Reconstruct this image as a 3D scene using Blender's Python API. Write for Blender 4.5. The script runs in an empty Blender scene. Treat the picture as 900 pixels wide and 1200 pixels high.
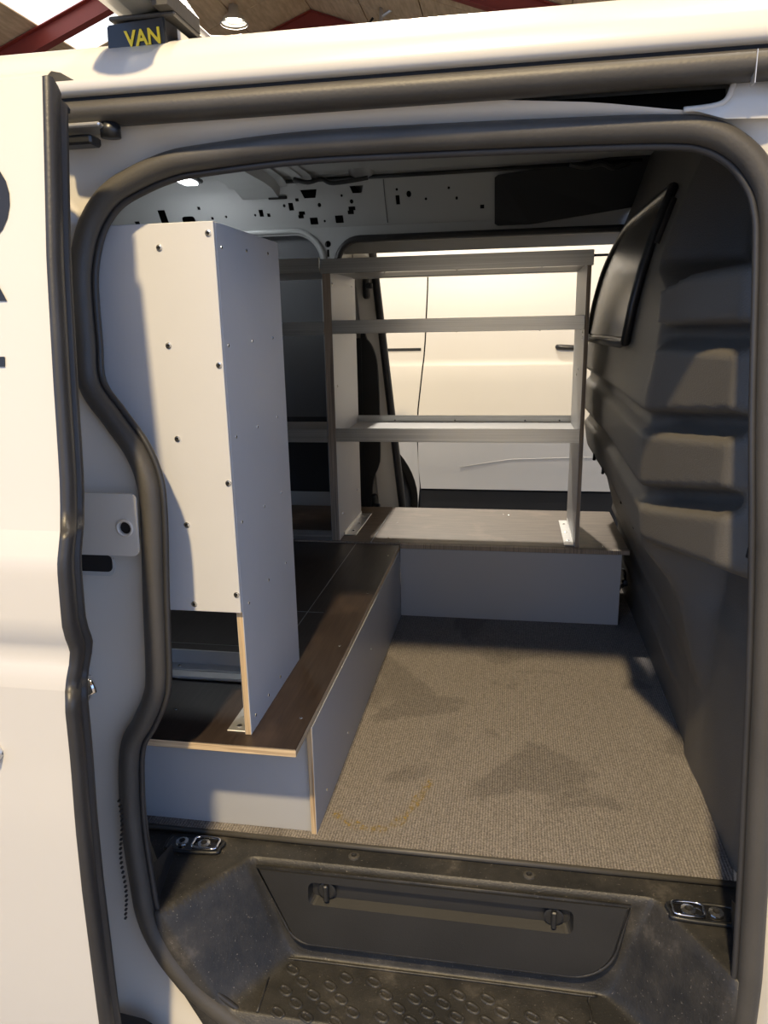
import bpy, bmesh, math, random
from mathutils import Vector, Matrix
random.seed(4)
SC = bpy.context.scene
COL = SC.collection
R = math.radians

# ------------------------------------------------------------------ camera
cd = bpy.data.cameras.new('camera')
cam = bpy.data.objects.new('camera', cd)
COL.objects.link(cam)
SC.camera = cam
CAM = Vector((0.0, -1.17, 0.95))
YAW, PITCH, ROLL = R(9.899), R(-14.230), R(-1.171)
fw = Vector((-math.sin(YAW)*math.cos(PITCH), math.cos(YAW)*math.cos(PITCH), math.sin(PITCH)))
rt = Vector((math.cos(YAW), math.sin(YAW), 0))
up = rt.cross(fw)
r2 = math.cos(ROLL)*rt + math.sin(ROLL)*up
u2 = -math.sin(ROLL)*rt + math.cos(ROLL)*up
mw = Matrix((r2, u2, -fw)).transposed().to_4x4()
mw.translation = CAM
cam.matrix_world = mw
cd.sensor_fit = 'VERTICAL'
cd.sensor_height = 36.0
cd.lens = 36.0*865.0/1200.0
cd.clip_start = 0.02
cd.clip_end = 200

# ------------------------------------------------------------------ world and light
SC.view_settings.view_transform = 'Standard'
SC.view_settings.look = 'None'
SC.view_settings.gamma = 1.0
SC.view_settings.exposure = 0.0
w = bpy.data.worlds.new('hall_daylight')
SC.world = w
w.use_nodes = True
bg = w.node_tree.nodes['Background']
bg.inputs['Color'].default_value = (0.36, 0.56, 1.0, 1)
bg.inputs['Strength'].default_value = 1.85

KEY = 2050.0
LAMPS = [  # x, y, z, power: high bay lamps of the hall
    (-0.38, -3.40, 5.25, KEY),
    (-0.7, 2.15, 5.2, 800.0),  # added lamp that lights the low side of the parked van
    (-0.9, 6.0, 5.5, 1900.0),
    (1.2, 0.2, 5.0, 200.0),
]

# ------------------------------------------------------------------ materials
def mat(name, col, rough=0.5, metal=0.0, coat=0.0, bump=0.0, bscale=200.0, var=0.0, vscale=6.0, spec=0.5, emit=None, estr=0.0, alpha=None):
    m = bpy.data.materials.new(name)
    m.use_nodes = True
    nt = m.node_tree
    b = nt.nodes['Principled BSDF']
    b.inputs['Base Color'].default_value = (*col, 1)
    b.inputs['Roughness'].default_value = rough
    b.inputs['Metallic'].default_value = metal
    b.inputs['Coat Weight'].default_value = coat
    b.inputs['Coat Roughness'].default_value = 0.06
    b.inputs['Specular IOR Level'].default_value = spec
    tc = nt.nodes.new('ShaderNodeTexCoord')
    if emit:
        b.inputs['Emission Color'].default_value = (*emit, 1)
        b.inputs['Emission Strength'].default_value = estr
    if var > 0:
        n = nt.nodes.new('ShaderNodeTexNoise'); n.inputs['Scale'].default_value = vscale; n.inputs['Detail'].default_value = 6
        nt.links.new(tc.outputs['Object'], n.inputs['Vector'])
        mx = nt.nodes.new('ShaderNodeMix'); mx.data_type = 'RGBA'
        mx.inputs[6].default_value = (*[c*(1-var) for c in col], 1)
        mx.inputs[7].default_value = (*[min(1, c*(1+var)) for c in col], 1)
        nt.links.new(n.outputs['Fac'], mx.inputs[0])
        nt.links.new(mx.outputs[2], b.inputs['Base Color'])
    if bump > 0:
        n2 = nt.nodes.new('ShaderNodeTexNoise'); n2.inputs['Scale'].default_value = bscale; n2.inputs['Detail'].default_value = 3
        nt.links.new(tc.outputs['Object'], n2.inputs['Vector'])
        bp = nt.nodes.new('ShaderNodeBump'); bp.inputs['Strength'].default_value = bump; bp.inputs['Distance'].default_value = 0.002
        nt.links.new(n2.outputs['Fac'], bp.inputs['Height'])
        nt.links.new(bp.outputs['Normal'], b.inputs['Normal'])
    return m

def ramp(nt, stops):
    r = nt.nodes.new('ShaderNodeValToRGB')
    cr = r.color_ramp
    while len(cr.elements) < len(stops):
        cr.elements.new(0.5)
    for e, (p, c) in zip(cr.elements, stops):
        e.position = p
        e.color = (*c, 1) if len(c) == 3 else c
    return r

def mapping(nt, scale, rot=(0, 0, 0)):
    tc = nt.nodes.new('ShaderNodeTexCoord')
    mp = nt.nodes.new('ShaderNodeMapping')
    mp.inputs['Scale'].default_value = scale
    mp.inputs['Rotation'].default_value = rot
    nt.links.new(tc.outputs['Object'], mp.inputs['Vector'])
    return mp.outputs['Vector']

WHITE = mat('white_paint', (0.59, 0.568, 0.52), 0.32, coat=0.2, bump=0.02, bscale=40, var=0.02, vscale=3)
WHITE_IN = mat('white_inner_paint', (0.47, 0.485, 0.485), 0.38, coat=0.15, var=0.06, vscale=5)
RUBBER = mat('black_rubber', (0.028, 0.028, 0.03), 0.42, bump=0.15, bscale=260, var=0.35, vscale=14)
RUBBER2 = mat('dusty_rubber', (0.060, 0.056, 0.050), 0.5, bump=0.2, bscale=220, var=0.35, vscale=10)
BLACKP = mat('black_plastic', (0.016, 0.017, 0.019), 0.35, var=0.2)
BLACKM = mat('matt_black_board', (0.012, 0.014, 0.018), 0.6)
GLOSSB = mat('gloss_black', (0.01, 0.01, 0.011), 0.08, coat=0.6)
DARK = mat('cavity_shade', (0.008, 0.008, 0.009), 0.8)  # near-black colour that stands in for the shade inside holes and cavities
BULK = mat('grained_bulkhead_plastic', (0.098, 0.092, 0.082), 0.55, bump=0.45, bscale=420, var=0.16, vscale=5)
BULKW = mat('bulkhead_blank_pane', (0.04, 0.038, 0.035), 0.34, bump=0.1, bscale=30, var=0.4, vscale=9)
GREY = mat('grey_melamine', (0.40, 0.41, 0.43), 0.42, bump=0.03, bscale=300, var=0.04, vscale=4)
PANELW = mat('light_grey_laminate', (0.57, 0.575, 0.585), 0.45, bump=0.05, bscale=120, var=0.04, vscale=8)
SHELFW = mat('shelf_laminate', (0.5, 0.5, 0.5), 0.45, var=0.05)
GALV = mat('galvanised_steel', (0.68, 0.69, 0.70), 0.36, metal=0.8, var=0.15, vscale=60)
STEEL = mat('bright_screw_steel', (0.75, 0.75, 0.73), 0.25, metal=1.0)
CHROME = mat('chrome', (0.85, 0.85, 0.86), 0.08, metal=1.0)
BLINING = mat('grey_lining_board', (0.13, 0.137, 0.148), 0.6, var=0.08)
YELLOW = mat('yellow_print', (0.85, 0.62, 0.02), 0.5)
INK = mat('black_print', (0.012, 0.012, 0.014), 0.4)
CONC = mat('concrete', (0.23, 0.22, 0.205), 0.55, bump=0.2, bscale=30, var=0.2, vscale=2)
REDP = mat('red_steel_paint', (0.24, 0.035, 0.022), 0.5, var=0.15)
LED = mat('led_lens', (1, 1, 1), 0.3, emit=(0.93, 0.97, 1.0), estr=22.0)
LENS = mat('high_bay_lens', (1, 1, 1), 0.3, emit=(1.0, 0.86, 0.62), estr=30.0)
SKYL = mat('skylight_sheet', (0.9, 0.9, 0.9), 0.4, emit=(0.93, 0.97, 1.0), estr=1.6)
TYRE = mat('tyre_rubber', (0.02, 0.02, 0.02), 0.7, bump=0.4, bscale=90)
SILVER = mat('anodised_bar', (0.62, 0.63, 0.64), 0.32, metal=0.7)
HALLW = mat('hall_wall_sheet', (0.52, 0.50, 0.46), 0.6, var=0.06)

PALEALU = mat('brightened_aluminium', (0.66, 0.67, 0.68), 0.35, metal=0.35)  # paler aluminium that puts the bright reflection on the foot rail into its colour
def mk_alu():
    m = mat('brushed_aluminium', (0.66, 0.67, 0.67), 0.30, metal=0.92)
    nt = m.node_tree; b = nt.nodes['Principled BSDF']
    v = mapping(nt, (0.6, 60, 380))
    n = nt.nodes.new('ShaderNodeTexNoise'); n.inputs['Scale'].default_value = 4; n.inputs['Detail'].default_value = 3
    nt.links.new(v, n.inputs['Vector'])
    r = ramp(nt, [(0.3, (0.46, 0.47, 0.47)), (0.7, (0.76, 0.77, 0.77))])
    nt.links.new(n.outputs['Fac'], r.inputs['Fac'])
    nt.links.new(r.outputs['Color'], b.inputs['Base Color'])
    return m
ALU = mk_alu()

def mk_ply(axis_scale, name, cols=((0.30, 0.20, 0.11), (0.62, 0.47, 0.29))):
    m = mat(name, cols[1], 0.6)
    nt = m.node_tree; b = nt.nodes['Principled BSDF']
    v = mapping(nt, axis_scale)
    n = nt.nodes.new('ShaderNodeTexNoise'); n.inputs['Scale'].default_value = 1.0; n.inputs['Detail'].default_value = 2
    nt.links.new(v, n.inputs['Vector'])
    r = ramp(nt, [(0.36, cols[0]), (0.5, cols[1]), (0.62, tuple(c*0.8 for c in cols[1]))])
    nt.links.new(n.outputs['Fac'], r.inputs['Fac'])
    nt.links.new(r.outputs['Color'], b.inputs['Base Color'])
    return m
PLYX = mk_ply((330, 4, 4), 'plywood_edge_upright')
PLYZ = mk_ply((6, 6, 420), 'plywood_edge_flat', ((0.40, 0.29, 0.18), (0.68, 0.53, 0.34)))
PLYD = mk_ply((300, 4, 3), 'plywood_edge_weathered', ((0.17, 0.135, 0.10), (0.36, 0.29, 0.22)))

def mk_phen(name, a, c, rough, sc):
    m = mat(name, a, rough)
    nt = m.node_tree; b = nt.nodes['Principled BSDF']
    v = mapping(nt, sc)
    n = nt.nodes.new('ShaderNodeTexNoise'); n.inputs['Scale'].default_value = 3; n.inputs['Detail'].default_value = 8; n.inputs['Roughness'].default_value = 0.65
    nt.links.new(v, n.inputs['Vector'])
    r = ramp(nt, [(0.33, a), (0.72, c)])
    nt.links.new(n.outputs['Fac'], r.inputs['Fac'])
    v2 = mapping(nt, (1, 1, 1))
    n2 = nt.nodes.new('ShaderNodeTexNoise'); n2.inputs['Scale'].default_value = 7; n2.inputs['Detail'].default_value = 5
    nt.links.new(v2, n2.inputs['Vector'])
    r2_ = ramp(nt, [(0.56, (0, 0, 0)), (0.78, (1, 1, 1))])
    nt.links.new(n2.outputs['Fac'], r2_.inputs['Fac'])
    mx = nt.nodes.new('ShaderNodeMix'); mx.data_type = 'RGBA'
    mul = nt.nodes.new('ShaderNodeMath'); mul.operation = 'MULTIPLY'; mul.inputs[1].default_value = 0.45
    nt.links.new(r2_.outputs['Color'], mul.inputs[0])
    nt.links.new(mul.outputs[0], mx.inputs[0])
    nt.links.new(r.outputs['Color'], mx.inputs[6])
    mx.inputs[7].default_value = (c[0]*2.2, c[1]*2.1, c[2]*2.0, 1)
    nt.links.new(mx.outputs[2], b.inputs['Base Color'])
    bp = nt.nodes.new('ShaderNodeBump'); bp.inputs['Strength'].default_value = 0.12; bp.inputs['Distance'].default_value = 0.002
    nt.links.new(n.outputs['Fac'], bp.inputs['Height'])
    nt.links.new(bp.outputs['Normal'], b.inputs['Normal'])
    return m
PHEN = mk_phen('dark_phenolic_board', (0.018, 0.012, 0.010), (0.040, 0.029, 0.025), 0.42, (60, 3, 3))
PHENB = mk_phen('lit_brown_phenolic_board', (0.10, 0.072, 0.052), (0.20, 0.155, 0.115), 0.5, (3, 60, 3))  # same board much lighter, with the light on the far top put in

def mk_mat():
    m = mat('ribbed_carpet', (0.2, 0.18, 0.16), 0.95, spec=0.15)
    nt = m.node_tree; b = nt.nodes['Principled BSDF']
    v = mapping(nt, (1, 1, 1))
    n = nt.nodes.new('ShaderNodeTexNoise'); n.inputs['Scale'].default_value = 3.4; n.inputs['Detail'].default_value = 3; n.inputs['Distortion'].default_value = 0.8
    nt.links.new(v, n.inputs['Vector'])
    r = ramp(nt, [(0.53, (0.222, 0.204, 0.190)), (0.58, (0.172, 0.158, 0.148))])
    nt.links.new(n.outputs['Fac'], r.inputs['Fac'])
    n3 = nt.nodes.new('ShaderNodeTexNoise'); n3.inputs['Scale'].default_value = 300; n3.inputs['Detail'].default_value = 2
    nt.links.new(v, n3.inputs['Vector'])
    r3 = ramp(nt, [(0.3, (0.6, 0.6, 0.6)), (0.7, (1.35, 1.35, 1.35))])
    nt.links.new(n3.outputs['Fac'], r3.inputs['Fac'])
    wv = nt.nodes.new('ShaderNodeTexWave'); wv.inputs['Scale'].default_value = 58; wv.inputs['Distortion'].default_value = 1.2; wv.inputs['Detail'].default_value = 2; wv.inputs['Detail Scale'].default_value = 20; wv.bands_direction = 'X'
    nt.links.new(v, wv.inputs['Vector'])
    r4 = ramp(nt, [(0.0, (0.72, 0.72, 0.72)), (1.0, (1.15, 1.15, 1.15))])
    nt.links.new(wv.outputs['Fac'], r4.inputs['Fac'])
    m1 = nt.nodes.new('ShaderNodeMix'); m1.data_type = 'RGBA'; m1.blend_type = 'MULTIPLY'; m1.inputs[0].default_value = 1
    m2 = nt.nodes.new('ShaderNodeMix'); m2.data_type = 'RGBA'; m2.blend_type = 'MULTIPLY'; m2.inputs[0].default_value = 1
    nt.links.new(r.outputs['Color'], m1.inputs[6]); nt.links.new(r3.outputs['Color'], m1.inputs[7])
    nt.links.new(m1.outputs[2], m2.inputs[6]); nt.links.new(r4.outputs['Color'], m2.inputs[7])
    nt.links.new(m2.outputs[2], b.inputs['Base Color'])
    bp = nt.nodes.new('ShaderNodeBump'); bp.inputs['Strength'].default_value = 0.5; bp.inputs['Distance'].default_value = 0.003
    nt.links.new(wv.outputs['Fac'], bp.inputs['Height'])
    nt.links.new(bp.outputs['Normal'], b.inputs['Normal'])
    return m
CARPET = mk_mat()

def mk_step():
    m = mat('scuffed_step_plastic', (0.03, 0.029, 0.028), 0.5)
    nt = m.node_tree; b = nt.nodes['Principled BSDF']
    v = mapping(nt, (1, 1, 1))
    n = nt.nodes.new('ShaderNodeTexNoise'); n.inputs['Scale'].default_value = 9; n.inputs['Detail'].default_value = 9; n.inputs['Roughness'].default_value = 0.7
    nt.links.new(v, n.inputs['Vector'])
    r = ramp(nt, [(0.42, (0.018, 0.018, 0.018)), (0.58, (0.036, 0.034, 0.031)), (0.74, (0.11, 0.10, 0.088))])
    nt.links.new(n.outputs['Fac'], r.inputs['Fac'])
    n2 = nt.nodes.new('ShaderNodeTexNoise'); n2.inputs['Scale'].default_value = 260; n2.inputs['Detail'].default_value = 2
    nt.links.new(v, n2.inputs['Vector'])
    r2_ = ramp(nt, [(0.68, (0, 0, 0)), (0.74, (0.12, 0.11, 0.10))])
    nt.links.new(n2.outputs['Fac'], r2_.inputs['Fac'])
    mx = nt.nodes.new('ShaderNodeMix'); mx.data_type = 'RGBA'; mx.blend_type = 'ADD'; mx.inputs[0].default_value = 1
    nt.links.new(r.outputs['Color'], mx.inputs[6]); nt.links.new(r2_.outputs['Color'], mx.inputs[7])
    nt.links.new(mx.outputs[2], b.inputs['Base Color'])
    bp = nt.nodes.new('ShaderNodeBump'); bp.inputs['Strength'].default_value = 0.3; bp.inputs['Distance'].default_value = 0.002
    nt.links.new(n2.outputs['Fac'], bp.inputs['Height'])
    nt.links.new(bp.outputs['Normal'], b.inputs['Normal'])
    return m
STEP = mk_step()

def mk_ceilwood():
    m = mat('pale_ceiling_boards', (0.55, 0.41, 0.26), 0.7)
    nt = m.node_tree; b = nt.nodes['Principled BSDF']
    v = mapping(nt, (3, 0.5, 3))
    n = nt.nodes.new('ShaderNodeTexNoise'); n.inputs['Scale'].default_value = 5; n.inputs['Detail'].default_value = 5
    nt.links.new(v, n.inputs['Vector'])
    r = ramp(nt, [(0.3, (0.52, 0.37, 0.22)), (0.7, (0.72, 0.55, 0.36))])
    nt.links.new(n.outputs['Fac'], r.inputs['Fac'])
    nt.links.new(r.outputs['Color'], b.inputs['Base Color'])
    return m
CEILW = mk_ceilwood()

def mk_stain():
    m = mat('yellow_chalk_stain', (0.34, 0.24, 0.06), 0.9)
    nt = m.node_tree; b = nt.nodes['Principled BSDF']
    v = mapping(nt, (1, 1, 1))
    n = nt.nodes.new('ShaderNodeTexNoise'); n.inputs['Scale'].default_value = 120; n.inputs['Detail'].default_value = 3
    nt.links.new(v, n.inputs['Vector'])
    r = ramp(nt, [(0.46, (0, 0, 0)), (0.66, (0.7, 0.7, 0.7))])
    nt.links.new(n.outputs['Fac'], r.inputs['Fac'])
    nt.links.new(r.outputs['Color'], b.inputs['Alpha'])
    return m
STAIN = mk_stain()

# ------------------------------------------------------------------ builders
def off(p):
    o = Vector((0, 0, 0))
    while p is not None:
        o += p.location
        p = p.parent
    return o

def obj(name, verts, faces, mats, parent=None, smooth=False, loc=None, fm=None):
    """One mesh object from world coordinates."""
    me = bpy.data.meshes.new(name)
    o = bpy.data.objects.new(name, me)
    COL.objects.link(o)
    if parent is not None:
        o.parent = parent
        base = off(parent)
    else:
        base = Vector(loc) if loc else Vector((0, 0, 0))
        o.location = base
    me.from_pydata([tuple(Vector(v)-base) for v in verts], [], faces)
    if not isinstance(mats, (list, tuple)):
        mats = [mats]
    for m in mats:
        me.materials.append(m)
    if fm:
        for p, i in zip(me.polygons, fm):
            p.material_index = i
    if smooth:
        for p in me.polygons:
            p.use_smooth = True
    me.update()
    return o

def from_bm(name, bm, mats, parent=None, smooth=False, loc=None, angle=None):
    bm.normal_update()
    bm.verts.index_update()
    vs = [v.co.copy() for v in bm.verts]
    fs = [[v.index for v in f.verts] for f in bm.faces]
    fm = [f.material_index for f in bm.faces]
    bm.free()
    o = obj(name, vs, fs, mats, parent, smooth, loc, fm)
    if angle is not None:
        o.data.set_sharp_from_angle(angle=R(angle))
    return o

def thing(name, label, cat, loc, group=None):
    o = bpy.data.objects.new(name, None)
    COL.objects.link(o)
    o.empty_display_size = 0.1
    o.location = loc
    o['label'] = label
    o['category'] = cat
    if group:
        o['group'] = group
    return o

def bm_box(bm, x0, x1, y0, y1, z0, z1, bev=0.0, seg=1, mi=0):
    g = bmesh.ops.create_cube(bm, size=1.0)
    for v in g['verts']:
        v.co = Vector(((x0+x1)/2+v.co.x*(x1-x0), (y0+y1)/2+v.co.y*(y1-y0), (z0+z1)/2+v.co.z*(z1-z0)))
    fs = set(f for v in g['verts'] for f in v.link_faces)
    for f in fs:
        f.material_index = mi
    if bev > 0:
        es = list(set(e for v in g['verts'] for e in v.link_edges))
        bmesh.ops.bevel(bm, geom=es, offset=bev, segments=seg, affect='EDGES', profile=0.5)

def box(name, b, m, parent=None, bev=0.0, seg=1, loc=None, smooth=False):
    bm = bmesh.new()
    bm_box(bm, *b, bev, seg)
    return from_bm(name, bm, m, parent, smooth, loc, 40 if smooth else None)

def board(name, b, face, edge, axis, parent, only=None):
    """A board whose two faces along `axis` carry the laminate and whose edges show plywood."""
    bm = bmesh.new()
    bm_box(bm, *b, 0.0009, 1)
    bm.normal_update()
    for f in bm.faces:
        f.material_index = 0 if abs(f.normal[axis]) > 0.5 or (only is not None and abs(f.normal[only]) < 0.9) else 1
    return from_bm(name, bm, [face, edge], parent)

def catmull(pts, n, closed=False):
    pts = [Vector(p) for p in pts]
    out = []
    N = len(pts)
    segs = N if closed else N-1
    for i in range(segs):
        if closed:
            p0, p1, p2, p3 = pts[(i-1) % N], pts[i], pts[(i+1) % N], pts[(i+2) % N]
        else:
            p1, p2 = pts[i], pts[i+1]
            p0 = pts[i-1] if i > 0 else p1
            p3 = pts[i+2] if i+2 < N else p2
        for k in range(n):
            t = k/n
            out.append(0.5*((2*p1)+(p2-p0)*t+(2*p0-5*p1+4*p2-p3)*t*t+(3*p1-p0-3*p2+p3)*t*t*t))
    if not closed:
        out.append(pts[-1])
    return out

def tube_geo(path, r, n=10, closed=False, prof=None, ref=Vector((0, -1, 0))):
    """Sweep a round (or given) profile; profile axes are ref and tangent x ref."""
    vs, fs = [], []
    N = len(path)
    if prof is None:
        prof = [(r*math.cos(2*math.pi*k/n), r*math.sin(2*math.pi*k/n)) for k in range(n)]
    n = len(prof)
    for i, p in enumerate(path):
        if closed:
            t = (path[(i+1) % N]-path[i-1]).normalized()
        else:
            t = (path[min(i+1, N-1)]-path[max(i-1, 0)]).normalized()
        a = (ref-t*ref.dot(t))
        if a.length < 1e-4:
            a = t.orthogonal()
        a.normalize()
        b = t.cross(a)
        for (c, s) in prof:
            vs.append(p+a*c+b*s)
    for i in range(N if closed else N-1):
        j = (i+1) % N
        for k in range(n):
            l = (k+1) % n
            fs.append([i*n+k, i*n+l, j*n+l, j*n+k])
    if not closed:
        fs.append([k for k in range(n)][::-1])
        fs.append([(N-1)*n+k for k in range(n)])
    return vs, fs

def tube(name, path, r, m, parent=None, n=10, closed=False, prof=None, ref=Vector((0, -1, 0)), loc=None):
    vs, fs = tube_geo([Vector(p) for p in path], r, n, closed, prof, ref)
    return obj(name, vs, fs, m, parent, True, loc)

def grid(rows, closed=False):
    """Loft rows of equal length into a quad sheet."""
    vs = [p for r_ in rows for p in r_]
    n = len(rows[0])
    fs = []
    for i in range(len(rows)-1):
        for k in range(n if closed else n-1):
            l = (k+1) % n
            fs.append([i*n+k, i*n+l, (i+1)*n+l, (i+1)*n+k])
    return vs, fs

def lerp(x, xs, ys):
    if x <= xs[0]:
        return ys[0]
    for i in range(len(xs)-1):
        if x <= xs[i+1]:
            t = (x-xs[i])/(xs[i+1]-xs[i])
            return ys[i]+(ys[i+1]-ys[i])*t
    return ys[-1]

def sstep(a, b, x):
    t = max(0.0, min(1.0, (x-a)/(b-a)))
    return t*t*(3-2*t)

def plate(loops, fn, th, extra=None):
    """Flat outline (first loop) with holes (other loops), mapped by fn(u,v,d) and given thickness."""
    bm = bmesh.new()
    es = []
    for lp in loops:
        vv = [bm.verts.new((u, v, 0)) for u, v in lp]
        for i in range(len(vv)):
            es.append(bm.edges.new((vv[i], vv[(i+1) % len(vv)])))
    bmesh.ops.triangle_fill(bm, edges=es, use_beauty=True, use_dissolve=False)
    fr = list(bm.faces)
    if th:
        ret = bmesh.ops.extrude_face_region(bm, geom=fr)
        for g in ret['geom']:
            if isinstance(g, bmesh.types.BMVert):
                g.co.z = 1.0
        # keep the original cap as the back
    for v in bm.verts:
        v.co = Vector(fn(v.co.x, v.co.y, v.co.z*th))
    bmesh.ops.recalc_face_normals(bm, faces=bm.faces)
    return bm

def rrect(u0, u1, v0, v1, r, n=5):
    out = []
    for cx, cy, a0 in ((u1-r, v1-r, 0), (u0+r, v1-r, 90), (u0+r, v0+r, 180), (u1-r, v0+r, 270)):
        for k in range(n+1):
            a = R(a0+90*k/n)
            out.append((cx+r*math.cos(a), cy+r*math.sin(a)))
    return out

def circ(cu, cv, r, n=12):
    return [(cu+r*math.cos(2*math.pi*k/n), cv+r*math.sin(2*math.pi*k/n)) for k in range(n)]

# a cross-head screw, shared mesh, head towards +Z
def screw_mesh(name, r, m):
    bm = bmesh.new()
    n = 10
    rings = []
    for rr, h in ((r, 0.0), (r*0.95, r*0.22), (r*0.5, r*0.36)):
        rings.append([bm.verts.new((rr*math.cos(2*math.pi*k/n), rr*math.sin(2*math.pi*k/n), h)) for k in range(n)])
    for a in range(2):
        for k in range(n):
            bm.faces.new((rings[a][k], rings[a][(k+1) % n], rings[a+1][(k+1) % n], rings[a+1][k]))
    c = [bm.verts.new((r*0.5*math.cos(2*math.pi*k/n)*0.5, r*0.5*math.sin(2*math.pi*k/n)*0.5, r*0.1)) for k in range(n)]
    for k in range(n):
        bm.faces.new((rings[2][k], rings[2][(k+1) % n], c[(k+1) % n], c[k])).material_index = 1
    bm.faces.new(c).material_index = 1
    me = bpy.data.meshes.new(name)
    bm.to_mesh(me)
    bm.free()
    me.materials.append(m); me.materials.append(DARK)
    return me
SCREW = screw_mesh('screw', 0.0052, STEEL)
SCREWS = screw_mesh('screw', 0.0034, STEEL)
SCREWD = screw_mesh('screw', 0.011, RUBBER2)
BOLT = screw_mesh('bolt', 0.0125, STEEL)

def put(name, me, p, n, parent):
    o = bpy.data.objects.new(name, me)
    COL.objects.link(o)
    o.parent = parent
    o.location = Vector(p)-off(parent)
    o.rotation_euler = Vector(n).to_track_quat('Z', 'Y').to_euler()
    return o

# ================================================================== HALL (setting)
GZ = -0.58
fl = box('floor', (-14, 14, -14, 27, GZ-0.1, GZ), CONC); fl['kind'] = 'structure'
RX, RZ, SL = -4.41, 7.53, 0.355
def cz(x):
    return RZ-SL*abs(x-RX)
ce = obj('ceiling', [(RX-10.4, -6, cz(RX-10.4)+.06), (RX, -6, RZ+.06), (RX+10.4, -6, cz(RX+10.4)+.06), (RX-10.4, 27, cz(RX-10.4)+.06), (RX, 27, RZ+.06), (RX+10.4, 27, cz(RX+10.4)+.06)],
         [[0, 1, 4, 3], [1, 2, 5, 4]], CEILW)
ce['kind'] = 'structure'
def cell_mesh(name, dx, dy, m, sgn):
    g = 0.012
    t = 0.05
    vs = []
    for z in (0, t):
        for x, y in ((g, g), (dx-g, g), (dx-g, dy-g), (g, dy-g)):
            vs.append((sgn*x, y, -SL*x+z))
    me = bpy.data.meshes.new(name)
    me.from_pydata(vs, [], [[3, 2, 1, 0], [0, 1, 5, 4], [1, 2, 6, 5], [2, 3, 7, 6], [3, 0, 4, 7]])
    me.materials.append(m)
    return me
DX, DY = 1.30, 1.37
cmesh = {(k, s): cell_mesh('ceiling_board' if k == 0 else 'skylight', DX, DY, CEILW if k == 0 else SKYL, s) for k in (0, 1) for s in (-1, 1)}
for s in (-1, 1):
    for i in range(8):
        if i >= 5 and s > 0:
            continue
        for j in range(22):
            y = -4.1+j*DY
            if y > 24:
                continue
            sky = (s < 0 and i == 2 and 9.5 < y < 13.0) or (s > 0 and i == 6) or (s < 0 and i == 5 and y < 6)
            if y < 5 and i > 5:
                continue
            o = bpy.data.objects.new('skylight' if sky else 'ceiling_board', cmesh[(1 if sky else 0, s)])
            COL.objects.link(o)
            o.parent = ce
            o.location = (RX+s*i*DX, y, cz(RX+s*i*DX))
def rafter(y):
    bm = bmesh.new()
    W, H, F = 0.09, 0.34, 0.018
    for s in (-1, 1):
        for (z0, z1, hw) in ((-0.02-F, -0.02, W), (-0.02-H+F, -0.02-F, 0.008), (-0.02-H, -0.02-H+F, W)):
            vs = []
            for x in (0, 10.2):
                for (dy, z) in ((-hw, z0), (hw, z0), (hw, z1), (-hw, z1)):
                    vs.append(bm.verts.new((RX+s*x, y+dy, RZ-SL*x+z)))
            for q in ((0, 1, 5, 4), (1, 2, 6, 5), (2, 3, 7, 6), (3, 0, 4, 7), (0, 3, 2, 1), (4, 5, 6, 7)):
                bm.faces.new([vs[k] for k in q])
    # haunch plate under the ridge
    vs = []
    for dy in (-0.012, 0.012):
        for x, z in ((-1.1, -0.36-1.1*SL), (1.1, -0.36-1.1*SL), (0, -0.36)):
            vs.append(bm.verts.new((RX+x, y+dy, RZ+z)))
    bm.faces.new(vs[:3]); bm.faces.new(vs[3:][::-1])
    bmesh.ops.recalc_face_normals(bm, faces=bm.faces)
    return from_bm('rafter', bm, REDP, ce)
for k in range(7):
    rafter(-3.9+4.05*k)
wl = box('wall_left', (-14.8, -14.6, 0.0, 27, GZ, 4.0), HALLW); wl['kind'] = 'structure'
wr = box('wall_right', (6.2, 6.4, 0.5, 27, GZ, 3.75), HALLW); wr['kind'] = 'structure'
wn = box('wall_light_block', (-3.6, 4.2, -9.2, -9.0, GZ, 5.0), HALLW); wn['kind'] = 'structure'  # short wall added behind the camera to block blue daylight
wf = box('wall_far', (-15, 7, 27, 27.2, GZ, 7.5), HALLW); wf['kind'] = 'structure'

# high bay lamps
def high_bay(x, y, z, label, power, tint=(1.0, 0.88, 0.70)):
    t = thing('high_bay_lamp', label, 'lamp', (x, y, z), 'high bay lamps under the hall ceiling')
    rows = []
    for rr, h in ((0.24, 0.0), (0.235, 0.02), (0.19, 0.10), (0.11, 0.16), (0.09, 0.30), (0.0, 0.31)):
        rows.append([Vector((x+rr*math.cos(2*math.pi*k/24), y+rr*math.sin(2*math.pi*k/24), z+h)) for k in range(24)])
    vs, fs = grid(rows, True)
    obj('reflector', vs, fs, GALV, t, True)
    obj('lens', [(x+0.15*math.cos(2*math.pi*k/24), y+0.15*math.sin(2*math.pi*k/24), z+0.045) for k in range(24)]+[(x+0.15*math.cos(2*math.pi*k/24), y+0.15*math.sin(2*math.pi*k/24), z+0.06) for k in range(24)],
        [list(range(24))[::-1]]+[[k, (k+1) % 24, 24+(k+1) % 24, 24+k] for k in range(24)], LENS, t)
    tube('guard_ring', [(x+0.27*math.cos(2*math.pi*k/28), y+0.27*math.sin(2*math.pi*k/28), z-0.03) for k in range(28)], 0.012, GALV, t, 6, True, ref=Vector((0, 0, 1)))
    tube('suspension_rod', [(x, y, z+0.3), (x, y, cz(x)+0.005)], 0.012, GALV, t, 6, ref=Vector((1, 0, 0)))
    if power:
        ld = bpy.data.lights.new('bulb', 'SPOT')
        ld.energy = power
        ld.color = tint
        ld.spot_size = R(165); ld.spot_blend = 0.3
        ld.shadow_soft_size = 0.13
        lo = bpy.data.objects.new('bulb', ld)
        COL.objects.link(lo)
        lo.parent = t
        lo.location = (0, 0, -0.05)
    return t
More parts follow.
